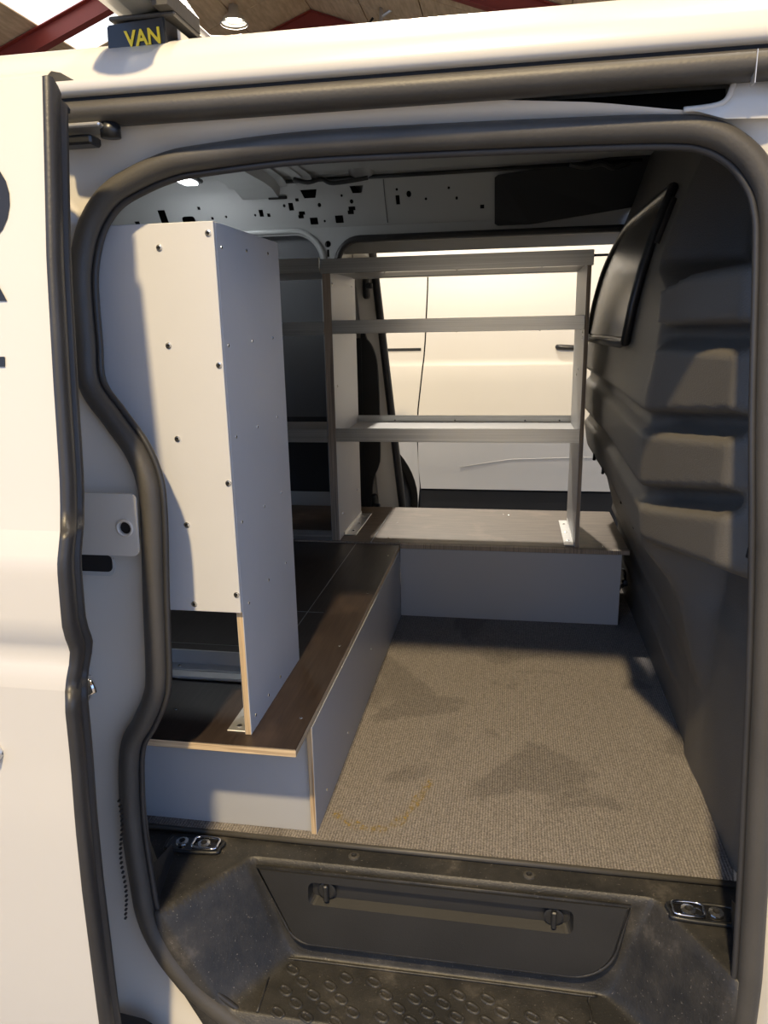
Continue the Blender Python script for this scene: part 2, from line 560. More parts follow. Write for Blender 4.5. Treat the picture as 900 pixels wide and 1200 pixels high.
names = ['high bay lamp hanging over the floor in front of the open van door',
         'high bay lamp added above the gap between the two white vans to light the parked one',
         'high bay lamp hanging beyond the parked white van',
         'high bay lamp hanging directly above the white van roof']
for (x, y, z, p), nm in zip(LAMPS, names):
    high_bay(x, y, z, nm, p, (1.0, 0.77, 0.44) if p == KEY else (1.0, 0.92, 0.80))
high_bay(-5.55, 14.6, 6.78, 'glowing round lamp under the board ceiling left of the red ridge beam', 500.0)

# ceiling cable post seen beside the lamp
t = thing('ceiling_pipe', 'thin grey pipe with a braced arm hanging from the board ceiling', 'pipe', (-2.66, 14.9, cz(-2.66)))
tube('drop_pipe', [(-2.66, 14.9, cz(-2.66)+.02), (-2.66, 14.9, 6.45)], 0.035, GALV, t, 8, ref=Vector((1, 0, 0)))
tube('brace', [(-2.66, 14.9, 6.75), (-2.2, 14.9, 7.0)], 0.03, GALV, t, 8)
tube('hook', [(-2.82, 14.9, 6.75), (-2.95, 14.9, 6.62), (-2.9, 14.9, 6.45), (-2.74, 14.9, 6.5)], 0.025, BLACKP, t, 8)

# ================================================================== THE VAN
van = thing('panel_van', 'white panel van in front with its side door slid open and fitted load space', 'van', (0, 0.7, GZ))

def ys(z):   # plane of the door aperture (tumblehome)
    return lerp(z, [-.3, 0, .3, .7, 1.0, 1.2], [-.2, -.2, -.17, -.14, -.1, -.08])
def yd(z):   # outer skin of the door
    return lerp(z, [-.5, 0, .3, .7, 1.0, 1.25], [-.40, -.40, -.394, -.37, -.31, -.256])
def yw(z):   # far inner wall
    return lerp(z, [0, 1.30, 1.5], [1.66, 1.66, 1.52])

seal_r = [(0.188, 1.183), (0.241, 1.175), (0.278, 1.154), (0.303, 1.125), (0.318, 1.089), (0.325, 1.026), (0.333, 0.809), (0.346, 0.6), (0.353, 0.456), (0.360, 0.25), (0.363, 0.129), (0.365, -0.03), (0.362, -0.13), (0.345, -0.215), (0.30, -0.27), (0.22, -0.292), (0.05, -0.297), (-0.15, -0.297), (-0.30, -0.288)]
seal_l = [(-0.121, 1.190), (-0.300, 1.191), (-0.439, 1.183), (-0.492, 1.177), (-0.546, 1.160), (-0.587, 1.139), (-0.617, 1.104), (-0.634, 1.059), (-0.640, 1.010), (-0.637, 0.934), (-0.633, 0.871), (-0.597, 0.820), (-0.564, 0.775), (-0.545, 0.730), (-0.540, 0.677), (-0.545, 0.541), (-0.549, 0.413), (-0.558, 0.369), (-0.578, 0.328), (-0.604, 0.276), (-0.609, 0.155), (-0.600, 0.047), (-0.589, -0.034), (-0.567, -0.093), (-0.541, -0.135), (-0.516, -0.167), (-0.460, -0.213), (-0.41, -0.243)]
loop2 = [(0.05, 1.187)]+seal_r+seal_l[::-1]
sp = catmull([(x, 0, z) for x, z in loop2], 6, True)
SEAL = [Vector((p.x, ys(p.z), p.z)) for p in sp]

def inward(path, i):
    N = len(path)
    t = (path[(i+1) % N]-path[i-1]); t.y = 0
    t.normalize()
    n = Vector((-t.z, 0, t.x))   # candidates; path runs clockwise seen from the camera
    c = Vector((-0.13, 0, 0.45))-path[i]; c.y = 0
    if n.dot(Vector((c.x, 0, c.z))) < 0:
        n = -n
    return n
# consistent side: use the sign found at the top of the loop
N0 = len(SEAL)
INW = []
for i in range(N0):
    t = (SEAL[(i+1) % N0]-SEAL[i-1]); t.y = 0; t.normalize()
    INW.append(Vector((t.z, 0, -t.x)))
if INW[0].z > 0:
    INW = [-v for v in INW]

pm = [p-INW[i]*0.004+Vector((0, 0.0, 0)) for i, p in enumerate(SEAL)]
prof = []
for k in range(14):
    a = 2*math.pi*k/14
    prof.append((0.018*math.cos(a), 0.0168*math.sin(a)))
sealo = tube('door_seal', pm, 0.02, RUBBER2, van, closed=True, prof=prof)
pl = [p+INW[i]*0.0155+Vector((0, 0.005, 0)) for i, p in enumerate(SEAL)]
tube('seal_lip', pl, 0.0052, RUBBER, sealo, 8, True)
# the flange carrier behind the seal, reaching into the load space
rows = []
for d, dy in ((0.012, 0.006), (0.015, 0.016), (0.008, 0.03), (-0.012, 0.045)):
    rows.append([p+INW[i]*d+Vector((0, dy if (dy < 0.04 or p.z > 0.03) else 0.13, 0)) for i, p in enumerate(SEAL)])
vs, fs = grid(rows, True)
obj('seal_carrier', vs, fs, BLACKP, sealo, True)

# white body panel around the aperture
OUT = (-1.15, 0.66, -0.46, 1.238)
def lipz(x):
    return lerp(x, [-.4, -.18, -.05, .1, .206, .26, .30], [1.235, 1.238, 1.234, 1.221, 1.205, 1.208, 1.215])
def outer_pt(p):
    c = Vector((-0.13, 0, 0.48)); d = Vector((p.x-c.x, 0, p.z-c.z))
    ts = []
    if d.x < 0: ts.append((OUT[0]-c.x)/d.x)
    if d.x > 0: ts.append((OUT[1]-c.x)/d.x)
    if d.z < 0: ts.append((OUT[2]-c.z)/d.z)
    if d.z > 0: ts.append((OUT[3]-c.z)/d.z)
    t_ = min(x for x in ts if x > 0)
    return c+d*t_
rows = []
inner0 = [p-INW[i]*0.012 for i, p in enumerate(SEAL)]
S = [0, 0.03, 0.08, 0.16, 0.3, 0.5, 0.75, 1.0]
for s in S:
    row = []
    for i, p in enumerate(inner0):
        q = outer_pt(p)
        x = p.x+(q.x-p.x)*s; z = p.z+(min(q.z, lipz(q.x))-p.z)*s
        if p.z > 1.1:   # the header is short: keep it a smooth lip
            y = ys(z)+0.010-0.022*sstep(0.0, 0.9, s)
        else:
            y = ys(z)+0.012-0.034*sstep(0.02, 0.3, s)-0.02*sstep(0.3, 1, s)
        row.append(Vector((x, y, z)))
    rows.append(row)
vs, fs = grid(rows, True)
jamb = obj('body_side', vs, fs, WHITE, van, True)

# sheet parts on the rear jamb
def jy(z):
    return ys(z)-0.024
bm = plate([rrect(-0.70, -0.551, 0.617, 0.712, 0.010), circ(-0.571, 0.660, 0.0095)], lambda u, v, d: (u, jy(v)-0.006+d*0+(-d), v), 0.004)
cp = from_bm('cover_plate', bm, WHITE, jamb)
bm = bmesh.new(); bm_box(bm, -0.583, -0.559, jy(.66)-0.004, jy(.66)+0.0005, 0.648, 0.672); from_bm('hole_shade', bm, DARK, jamb)  # near-black block behind the hole, painting the shade inside it
tube('hole_rim', [(-0.571+0.012*math.cos(2*math.pi*k/16), jy(.66)-0.0105, 0.660+0.012*math.sin(2*math.pi*k/16)) for k in range(16)], 0.0022, WHITE, jamb, 6, True)
bm = plate([rrect(-0.70, -0.594, 0.583, 0.614, 0.012)], lambda u, v, d: (u, jy(v)-0.004-d, v), 0.002)
from_bm('recess', bm, WHITE_IN, jamb)
bm = plate([rrect(-0.70, -0.598, 0.590, 0.616, 0.008)], lambda u, v, d: (u, jy(v)-0.0062-d, v), 0.0008)
from_bm('recess_shadow_hole', bm, DARK, jamb)
# striker pin
st = tube('striker', [(-0.68, jy(.4)-0.02, 0.395), (-0.645, jy(.4)-0.03, 0.402), (-0.632, jy(.4)-0.03, 0.408), (-0.636, jy(.4)-0.028, 0.418), (-0.66, jy(.4)-0.01, 0.425)], 0.007, CHROME, jamb, 8)
bm = plate([rrect(-0.71, -0.648, 0.372, 0.445, 0.02)], lambda u, v, d: (u, jy(v)-0.006-d, v), 0.006)
from_bm('striker_plate', bm, SILVER, jamb)
# rubber stop
rows = []
for rr, h in ((0.009, 0.0), (0.009, 0.004), (0.006, 0.008), (0.0, 0.009)):
    rows.append([Vector((-0.702+rr*math.cos(2*math.pi*k/12), jy(-.07)-0.008-h, -0.07+rr*math.sin(2*math.pi*k/12))) for k in range(12)])
vs, fs = grid(rows, True)
obj('rubber_stop', vs, fs, BLACKP, jamb, True)
# lower roller carriage
bm = plate([[(-0.70, -0.40), (-0.56, -0.40), (-0.56, -0.315), (-0.585, -0.285), (-0.628, -0.222), (-0.645, -0.212), (-0.70, -0.205)]], lambda u, v, d: (u+0.05, jy(v)-0.022-d, v+0.02), 0.02)
rb = from_bm('lower_roller_bracket', bm, BLACKP, jamb)
bm = plate([[(-0.642, -0.235), (-0.632, -0.23), (-0.572, -0.32), (-0.584, -0.325)]], lambda u, v, d: (u+0.05, jy(v)-0.044-d, v+0.02), 0.006)
from_bm('bracket_rib', bm, BLACKP, jamb)
# weld line of welting beside the seal
bm = bmesh.new()
for k in range(26):
    z = 0.20-k*0.0085
    x = -0.632+0.010*math.sin(k*0.4)*0.3+(0.012 if k > 20 else 0)*0
    bm_box(bm, x+0.009, x+0.0125, jy(z)+0.001, jy(z)+0.006, z-0.0012, z+0.0012)
o = from_bm('seal_teeth', bm, RUBBER, jamb); o['kind'] = 'stuff'

# top: track rail, cavity, roof side
bm = bmesh.new()
rows = []
for x in (-1.2, -0.7, -0.58, -0.2, 0.1, 0.27, 0.282, 0.8):
    zz = 1.2352
    rows.append([Vector((x, -0.092, zz-0.004)), Vector((x, -0.116, zz-0.007)), Vector((x, -0.132, zz-0.003)), Vector((x, -0.137, zz+0.007)), Vector((x, -0.134, zz+0.018)), Vector((x, -0.123, zz+0.024)), Vector((x, -0.092, zz+0.024))])
vs, fs = grid(rows)
rail = obj('door_track', vs, fs, RUBBER2, van, True)
box('track_seam', (0.2755, 0.2765, -0.138, -0.12, 1.219, 1.255), GALV, rail)
rows = []
for x in (-1.2, 0.275):
    rows.append([Vector((x, -0.10, 1.262)), Vector((x, -0.02, 1.27)), Vector((x, 0.0, 1.26)), Vector((x, -0.02, 1.215)), Vector((x, -0.068, 1.196))])
vs, fs = grid(rows)
obj('track_cavity', vs, fs, DARK, van)
# right end of the track: welded white corner
cpth = [Vector((0.268, 0.0, 1.275)), Vector((0.266, -0.085, 1.252)), Vector((0.262, -0.0945, 1.228)), Vector((0.25, -0.0945, 1.209)), Vector((0.206, -0.0935, 1.205))]
rows = []
for p in cpth:
    rows.append([p, p+Vector((0.018, -0.004, -0.004)), p+Vector((0.05, -0.004, -0.014)), p+Vector((0.40, -0.006, -0.03))])
vs, fs = grid(rows)
obj('front_pillar', vs, fs, WHITE, van, True)
tube('weld_bead', catmull(cpth[1:], 6), 0.0038, WHITE, van, 6)
# roller arm at the top rear
ra = box('upper_roller_arm', (-0.64, -0.565, -0.14, -0.095, 1.222, 1.228), GALV, van, 0.002)
tube('roller_wheel', [(-0.562, -0.115, 1.212), (-0.562, -0.115, 1.230)], 0.014, BLACKP, ra, 12, ref=Vector((1, 0, 0)))
box('arm_hinge', (-0.64, -0.585, -0.13, -0.10, 1.203, 1.216), BLACKP, ra, 0.003)

# outer roof and cant rail
prof = [(-0.1048, 1.2639), (-0.1243, 1.2666), (-0.1303, 1.2747), (-0.1281, 1.2877), (-0.1157, 1.3094), (-0.0821, 1.3354), (-0.0226, 1.3585), (0.0748, 1.386), (0.2047, 1.418), (0.38, 1.455), (0.6, 1.485), (0.85, 1.50), (1.2, 1.508), (1.5, 1.512), (1.62, 1.503), (1.71, 1.46), (1.79, 1.34), (1.81, 1.22)]
cp_ = catmull([(0, y, z) for y, z in prof], 4)
rows = []
for k in range(9):
    x = -2.6+k*0.5
    rows.append([Vector((x, p.y, p.z)) for p in cp_])
vs, fs = grid(rows)
roof = obj('roof', vs, fs, WHITE, van, True)
box('drip_groove', (-1.3, 1.4, -0.118, -0.09, 1.2545, 1.2655), DARK, van)

# inner roof lining and bows
LZ = 1.458
rows = []
for x in (-2.5, -1.9, -1.2, -0.6, 0.1, 0.5):
    rows.append([Vector((x, -0.06, 1.235)), Vector((x, 0.03, 1.30)), Vector((x, 0.14, 1.375)), Vector((x, 0.32, 1.43)), Vector((x, 0.6, LZ)), Vector((x, 1.2, LZ)), Vector((x, 1.57, LZ+0.006))])
vs, fs = grid(rows)
lin = obj('roof_lining', vs, fs, WHITE_IN, van, True)
def bow(x0, x1, z0, name='roof_bow'):
    prof_ = [(x0-.03, LZ-0.002), (x0, LZ-0.004), (x0+0.012, z0), (x1-0.012, z0), (x1, LZ-0.004), (x1+.03, LZ-0.002)]
    rows_ = [[Vector((x, y, z-(0.025*sstep(1.48, 1.56, y)))) for x, z in prof_] for y in (0.35, 0.6, 0.9, 1.2, 1.42, 1.50, 1.585)]
    v_, f_ = grid(rows_)
    return obj(name, v_, f_, WHITE_IN, van, False)
bow(-0.99, -0.83, 1.425)
b2 = bow(-0.83+0.09, -0.83+0.10, 1.45)
bow(-2.0, -1.86, 1.425)
box('bow_slot', (-0.88, -0.81, 1.578, 1.584, 1.395, 1.405), DARK, van, 0.002)

# ---- far inner wall with its punched holes
def fwmap(u, v, d):
    return (u, yw(v)+d, v)
up_holes = []
for (x, z, a, b_, kind) in [
    (-1.308, 1.361, .030, .042, 0), (-1.211, 1.346, .052, .024, 2), (-1.157, 1.382, .011, .010, 0), (-1.116, 1.348, .010, .009, 0), (-1.061, 1.351, .009, .009, 1), (-0.948, 1.352, .009, .009, 1),
    (-0.923, 1.357, .016, .022, 0), (-0.896, 1.350, .012, .011, 0), (-0.830, 1.377, .011, .011, 1), (-0.805, 1.373, .018, .024, 0), (-0.778, 1.393, .013, .010, 0), (-0.772, 1.346, .028, .022, 3),
    (-0.730, 1.325, .030, .022, 0), (-0.690, 1.3235, .009, .009, 1), (-0.699, 1.374, .014, .014, 1), (-0.729, 1.409, .062, .026, 4), (-0.554, 1.415, .05, .022, 4), (-0.612, 1.399, .009, .009, 1), (-0.579, 1.380, .014, .014, 1),
    (-0.634, 1.3275, .030, .024, 0), (-0.584, 1.353, .030, .024, 3), (-0.412, 1.378, .014, .028, 0), (-0.371, 1.394, .018, .020, 1), (-0.312, 1.377, .009, .009, 1), (-0.204, 1.375, .009, .011, 1), (-0.412, 1.409, .009, .009, 1),
    (-0.230, 1.406, .009, .009, 1), (-0.116, 1.346, .014, .012, 0), (-1.42, 1.34, .02, .02, 0), (-1.55, 1.37, .04, .02, 2), (-1.7, 1.34, .03, .04, 0)]:
    if kind == 1:
        up_holes.append([(x+a/2*math.cos(2*math.pi*k/10), z+b_/2*math.sin(2*math.pi*k/10)) for k in range(10)])
    elif kind == 2:
        up_holes.append(rrect(x-a/2, x+a/2, z-b_/2, z+b_/2, b_*0.45, 4))
    elif kind == 3:
        up_holes.append([(x-a/2, z-b_/2), (x+a/4, z-b_/2), (x+a/4, z), (x+a/2, z), (x+a/2, z+b_/2), (x-a/3, z+b_/2), (x-a/3, z), (x-a/2, z)])
    elif kind == 4:
        up_holes.append([(x-a/3, z-b_/2), (x+a/3, z-b_/2), (x+a/2, z+b_/2), (x-a/2, z+b_/2)])
    else:
        up_holes.append([(x-a/2, z-b_/2), (x+a/2, z-b_/2), (x+a/2, z+b_/2), (x-a/2, z+b_/2)])
bm = plate([[(-2.4, 1.302), (0.75, 1.302), (0.75, 1.485), (-2.4, 1.470)]]+up_holes, fwmap, 0.004)
fw_up = from_bm('cant_rail_panel', bm, WHITE_IN, van)
arch1 = [(-2.2, 0.30), (-0.715, 0.30)]+[(-0.715-0.10+0.10*math.cos(R(a)), 1.180+0.10*math.sin(R(a))) for a in range(0, 91, 10)]+[(-2.2, 1.280)]
op2 = rrect(-0.655, 0.62, 0.02, 1.268, 0.085, 8)
low = plate([[(-2.4, -0.03), (0.75, -0.03), (0.75, 1.302), (-2.4, 1.302)], arch1, op2,
             circ(-0.685, 1.245, 0.012, 12), [(-0.689, 1.200), (-0.681, 1.200), (-0.681, 1.226), (-0.689, 1.226)]], fwmap, 0.004)
fw_lo = from_bm('far_side_panel', low, WHITE_IN, van)
tube('arch_rim', [(x, 1.656, z) for x, z in [(-0.705, 0.3)]+[(-0.705-0.11+0.115*math.cos(R(a)), 1.180+0.115*math.sin(R(a))) for a in range(0, 91, 10)]+[(-2.2, 1.295)]], 0.010, WHITE_IN, fw_lo, 8)
opath = [Vector((x, 1.652, z)) for x, z in rrect(-0.648, 0.612, 0.028, 1.258, 0.085, 8)]
tube('far_door_seal', opath, 0.013, RUBBER, van, 10, True)
# second skin, near-black in place of shade so the holes read dark, and lining boards in the blank recess
obj('far_dark_skin', [(-2.4, 1.72, 0.0), (-0.66, 1.72, 0.0), (-0.66, 1.72, 1.30), (-2.4, 1.72, 1.30), (-2.4, 1.63, 1.488), (0.75, 1.63, 1.488), (0.75, 1.72, 1.30), (-0.66, 1.664, 1.27), (0.75, 1.664, 1.27), (0.75, 1.50, 1.488)], [[0, 1, 2, 3], [3, 2, 6, 5, 4], [2, 7, 8, 6], [8, 6, 5, 9]], DARK, van)
box('window_blank', (-2.2, -0.70, 1.69, 1.70, 0.60, 1.29), BLINING, van)
box('lower_lining', (-2.2, -0.70, 1.685, 1.70, 0.02, 0.60), BLACKM, van)
# black corner cover of the cant rail
bm = plate([[(-0.072, 1.305), (-0.072, 1.425), (-0.06, 1.432), (0.42, 1.474), (0.50, 1.474), (0.50, 1.335), (0.33, 1.315), (0.05, 1.283), (-0.06, 1.283), (-0.072, 1.29)]], lambda u, v, d: (u, yw(v)-0.006-d, v), 0.014)
from_bm('corner_cover', bm, BLACKM, van)
tube('panel_seam', [(-0.457, yw(1.31)-0.001, 1.31), (-0.457, yw(1.38)-0.001, 1.38), (-0.455, yw(1.44)-0.001, 1.44)], 0.0016, BLINING, fw_up, 5)
# wiring clips along the roof edge
for (x0, x1) in ((-0.76, -0.50), (0.17, 0.36)):
    c = tube('wiring_clip', catmull([(x0, 1.50, LZ-0.014), (x0+.05, 1.50, LZ-0.026), (x0+.10, 1.50, LZ-0.018), (x0+.14, 1.505, LZ-0.032), (x1, 1.51, LZ-0.02)], 5), 0.0075, BLACKP, van, 8)
tube('wiring_loom', [(-0.80, 1.545, LZ-0.012), (-0.2, 1.545, LZ-0.010), (0.4, 1.53, LZ-0.008)], 0.007, BLACKP, van, 8)

# ---- load floor under the mat
box('load_floor', (-2.4, 0.75, 0.012, 1.66, -0.04, -0.009), WHITE_IN, van)

# ---- step well
def zstep(x, y):
    yb = -0.050
    xl = -0.455-(yb-y)*0.74
    xr = 0.255+(yb-y)*0.60
    d = 0.19
    ab = (yb-y)/0.022
    tt = max(0.0, min(1.0, (yb-y)/0.148))
    al = (x-xl)/(0.085+0.012*tt)
    ar = (xr-x)/(0.085-0.05*tt)
    k = 0.10
    vals = [ab, al, ar, 1.0]
    m_ = -k*math.log(sum(math.exp(-max(-4, min(6, v))/k) for v in vals))
    t_ = max(0.0, m_+0.02)
    return -0.009-d*min(1.0, t_)
xs_ = [-0.70+1.16*k/150 for k in range(151)]
ys_ = [0.0, -0.012, -0.03, -0.042]+[-0.047-0.0026*k for k in range(20)]+[-0.10-0.0075*k for k in range(15)]
def xfit(x, y):   # the moulding narrows towards the aperture so that it ends under the seal
    a = lerp(y, [-.2, -.10, 0], [-.578, -.62, -.70])
    b_ = lerp(y, [-.2, -.10, 0], [.356, .385, .46])
    return a+(b_-a)*(x+0.70)/1.16
rows = [[Vector((xfit(x, y), y, zstep(xfit(x, y), y))) for x in xs_] for y in ys_]
rows.append([Vector((p.x, p.y-0.003, max(-0.30, p.z-0.10))) for p in rows[-1]])
vs, fs = grid(rows)
step = obj('step_well', vs, fs, STEP, van, True)
tube('sill_edge', [(-0.70, -0.004, -0.003), (0.45, -0.004, -0.003)], 0.0055, RUBBER2, step, 8)
# storage flap
def flapmap(u, v, d):
    return (u, -0.067-0.12*(-v)-d, v-0.003)
fo = [(-0.437, -0.012), (0.212, -0.012)]
for k in range(9):
    a = R(-12-78*k/8)
    fo.append((0.118+0.078*math.cos(a), -0.072+0.076*math.sin(a)))
for k in range(7):
    a = R(-90-60*k/6)
    fo.append((-0.340+0.045*math.cos(a), -0.103+0.045*math.sin(a)))
slot = rrect(-0.345, 0.125, -0.070, -0.026, 0.012, 4)
bm = plate([fo[::-1], slot], flapmap, 0.007)
FLAPM = mat('smooth_black_flap', (0.017, 0.017, 0.017), 0.5, bump=0.15, bscale=300, var=0.3, vscale=12)
flap = from_bm('storage_flap', bm, FLAPM, step)
rows = [[Vector(flapmap(u, v, 0.0068)) for u, v in slot], [Vector(flapmap(-0.11+(u+0.11)*0.98, -0.036+(v+0.036)*0.80, -0.009)) for u, v in slot]]
vs, fs = grid(rows, True)
n = len(slot)
fs.append([n+k for k in range(n)])
obj('grip_recess', vs, fs, FLAPM, step)
tube('flap_rim', [Vector(flapmap(u*1.02+0.002, v-0.003 if v < -0.02 else v+0.003, 0.003)) for u, v in fo], 0.003, STEP, step, 8, True)
for (u, v) in ((-0.312, -0.045), (0.092, -0.047)):
    c = Vector(flapmap(u, v, -0.004))
    rows = []
    for rr, h in ((0.017, 0.0), (0.017, 0.004), (0.014, 0.005), (0.0, 0.005)):
        rows.append([c+Vector((rr*math.cos(2*math.pi*k/20), -h, rr*math.sin(2*math.pi*k/20))) for k in range(20)])
    vs, fs = grid(rows, True)
    v0 = len(vs)
    bm = bmesh.new()
    bb = [bm.verts.new(v_) for v_ in vs]
    for f in fs:
        try:
            bm.faces.new([bb[i] for i in f])
        except ValueError:
            pass
    bm_box(bm, c.x-0.0045, c.x+0.0045, c.y-0.014, c.y-0.004, c.z-0.017, c.z+0.017, 0.002)
    from_bm('turn_latch', bm, BLACKP, step)
for (x, y) in ((-0.27, -0.024), (0.05, -0.027)):
    put('sill_screw', SCREWD, (x, y, -0.009), (0, 0, 1), step)
# tread studs: slanted rings
bm = bmesh.new()
def torus(bm, cx, cy, a, b_, rot, r, z):
    n1, n2 = 14, 5
    g = []
    for i in range(n1):
        t_ = 2*math.pi*i/n1
        c, s = math.cos(t_), math.sin(t_)
        # superellipse ring
        ex = a*math.copysign(abs(c)**0.75, c); ey = b_*math.copysign(abs(s)**0.75, s)
        px = cx+ex*math.cos(rot)-ey*math.sin(rot); py = cy+ex*math.sin(rot)+ey*math.cos(rot)
        nx, ny = c*math.cos(rot)-s*math.sin(rot), c*math.sin(rot)+s*math.cos(rot)
        row_ = []
        for j in range(n2):
            u = math.pi*j/(n2-1)
            row_.append(bm.verts.new((px+nx*r*math.cos(u), py+ny*r*math.cos(u), z+r*0.8*math.sin(u))))
        g.append(row_)
    for i in range(n1):
        for j in range(n2-1):
            bm.faces.new((g[i][j], g[i][j+1], g[(i+1) % n1][j+1], g[(i+1) % n1][j]))
for r_ in range(5):
    for c_ in range(11):
        if random.random() < 0.12 or (r_ == 0 and c_ > 7):
            continue
        cx = -0.375+c_*0.051+(0.0255 if r_ % 2 else 0)
        cy = -0.106-r_*0.022-(c_*0.0012)
        torus(bm, cx, cy, 0.0120, 0.0068, R(-28), 0.0032, -0.1990)
bmesh.ops.recalc_face_normals(bm, faces=bm.faces)
o = from_bm('tread_studs', bm, STEP, step, True); o['kind'] = 'stuff'
tube('tread_outline', catmull([(-0.41, -0.20, -0.1975), (-0.412, -0.10, -0.1975), (-0.40, -0.086, -0.1965), (-0.2, -0.084, -0.196), (0.14, -0.084, -0.196), (0.155, -0.092, -0.1975), (0.16, -0.20, -0.1975)], 5), 0.0022, STEP, step, 6)

# floor anchors at both ends of the sill
def anchor(cx, cy, mirror):
    dx = -1 if mirror else 1
    pts = [(cx+0.052*dx*a, cy+b_) for a, b_ in ((-1, -0.006), (-0.92, 0.016), (0.75, 0.019), (1, 0.008), (1, -0.012), (0.8, -0.021), (-0.85, -0.018))]
    path = catmull([(x, y, -0.004) for x, y in pts], 5, True)
    a = obj('floor_anchor', [p+Vector((0, 0, 0.001)) for p in path], [list(range(len(path)))], GLOSSB, van)
    tube('anchor_bezel', path, 0.0035, BLACKP, a, 8, True, ref=Vector((0, 0, 1)))
    rp = catmull([(cx+0.022*q+0.024*dx*(-1), cy+w_, 0.0015) for q, w_ in ((-1.1, 0), (-0.9, 0.014), (0.9, 0.014), (1.1, 0), (0.9, -0.014), (-0.9, -0.014))], 5, True)
    tube('tie_down_ring', rp, 0.0024, CHROME, a, 8, True, ref=Vector((0, 0, 1)))
    for sx in (-0.024, 0.020):
        put('bolt', BOLT, (cx+sx, cy, -0.002), (0, 0, 1), a)
anchor(0.332, -0.078, False)
anchor(-0.578, -0.040, True)

# ---- bulkhead
def xb(z):
    return lerp(z, [0, .25, .34, .42, .5, .6, .75, .88, 1.0, 1.12, 1.22, 1.3, 1.48], [.412, .375, .345, .312, .283, .266, .262, .270, .287, .315, .35, .385, .43])
def xbs(z):
    return sum(xb(z+d) for d in (-.03, -.015, 0, .015, .03))/5
def groove(z, zc, top=0.017, bot=0.038):
    # sharp upper lip, long rising lower slope
    if z > zc:
        return 1-sstep(zc+top-0.013, zc+top, z)
    return sstep(zc-bot, zc-0.008, z)
def xbulk(y, z):
    far = xbs(z)
    fan = max(0.0, 0.30-y)
    # seat bulge: a slightly turned face that runs on to the door pillar
    face = 0.250+fan*0.26
    rounded = face+0.10*(1-sstep(-0.055, 0.02, y))
    lo_edge = 0.525+0.13*fan
    hi_edge = 1.035-0.20*max(0, y-0.18)
    inb = sstep(lo_edge-0.035, lo_edge+0.012, z)*(1-sstep(hi_edge-0.02, hi_edge+0.02, z))
    near_out = 0.455 if z > 0.75 else 0.416
    near = near_out+(rounded-near_out)*inb
    yc = 0.30+0.20*sstep(0.99, 1.07, z)
    wgt = 1-sstep(yc-0.04, yc+0.04, y)
    if z < 0.5:
        far = max(far, lerp(z, [0, .2, .38, .5], [.412, .41, .36, .285]))
    far -= 0.014*(1-sstep(0.3, 0.95, y))*sstep(0.40, 0.52, z)*(1-sstep(0.80, 0.90, z))
    x = far*(1-wgt)+near*wgt
    for (zc, k, reach) in ((0.928, 0.01, 0.36), (0.768, 0.11, 1.62), (0.624, 0.20, 1.62)):
        g_ = groove(z-k*fan, zc)
        my = sstep(-0.015, 0.035, y)
        dep = 0.050-0.030*sstep(0.26, 0.34, y)
        if reach < 1:
            my *= 1-sstep(reach-0.06, reach, y)
        x += dep*g_*my
    # lower diagonal ribs on the far part
    if z < 0.40 and y > 0.45:
        for c in (0.12, 0.22):
            x -= 0.010*math.exp(-((z-c-0.05*(y-0.9))/0.016)**2)*sstep(0.45, 0.65, y)
    # lower near panel: shallow raised field
    if z < 0.45:
        x -= 0.010*sstep(0.0, 0.04, y)*(1-sstep(0.40, 0.45, y))*(1-sstep(0.37, 0.43, z))
    return x
ysb = [-0.07+k*0.0095 for k in range(80)]
y_ = ysb[-1]
while y_ < 1.645:
    y_ += 0.02
    ysb.append(min(y_, 1.65))
zsb = [k*0.0075 for k in range(0, 198)]
def zroof(y):
    return lerp(y, [-.07, 0, .1, .3, .6], [1.19, 1.25, 1.32, 1.405, 1.47])
rows = [[Vector((xbulk(y, min(z, zroof(y))), y, min(z, zroof(y)-0.002*(zsb[-1]-z)))) for z in zsb] for y in ysb]
vs, fs = grid(rows)
bulk = obj('bulkhead', vs, fs, BULK, van, True)
# blank window in the bulkhead
def winmap(u, v, d):
    return (xbs(v)-0.010-d, u, v)
wo = [(0.68, 0.900), (1.55, 0.895), (1.55, 1.05)]+[(1.55-0.30*(1-math.cos(R(90*k/8))), 1.05+0.188*math.sin(R(90*k/8))) for k in range(1, 9)]+[(0.68, 1.234)]
woc = catmull([(u, 0, v) for u, v in wo], 3, True)
wo2 = []
for k in range(len(wo)):
    a, b_ = wo[k], wo[(k+1) % len(wo)]
    for j in range(4):
        wo2.append((a[0]+(b_[0]-a[0])*j/4, a[1]+(b_[1]-a[1])*j/4))
# pane: strips in height so that it follows the leaning wall
rows = []
for k in range(25):
    v = 0.902+0.33*k/24
    us = 1.55
    if v > 1.05:
        us = 1.55-0.30*(1-math.sqrt(max(0.0, 1-((v-1.05)/0.188)**2)))
    rows.append([Vector(winmap(0.68+(us-0.68)*j/6, v, 0.0)) for j in range(7)])
vs, fs = grid(rows)
obj('window_blank', vs, fs, BULKW, bulk, True)
tube('window_frame', [winmap(u, v, 0.002) for u, v in wo2], 0.011, BLACKP, bulk, 8, True, ref=Vector((-1, 0, 0)))
tube('window_ledge', [winmap(0.70, 0.893, 0.010), winmap(1.52, 0.888, 0.010)], 0.008, BULK, bulk, 8, ref=Vector((-1, 0, 0)))
tube('vent_slit', [winmap(0.60, 1.11, 0.0), winmap(0.60, 1.20, 0.0)], 0.006, DARK, bulk, 6, ref=Vector((-1, 0, 0)))
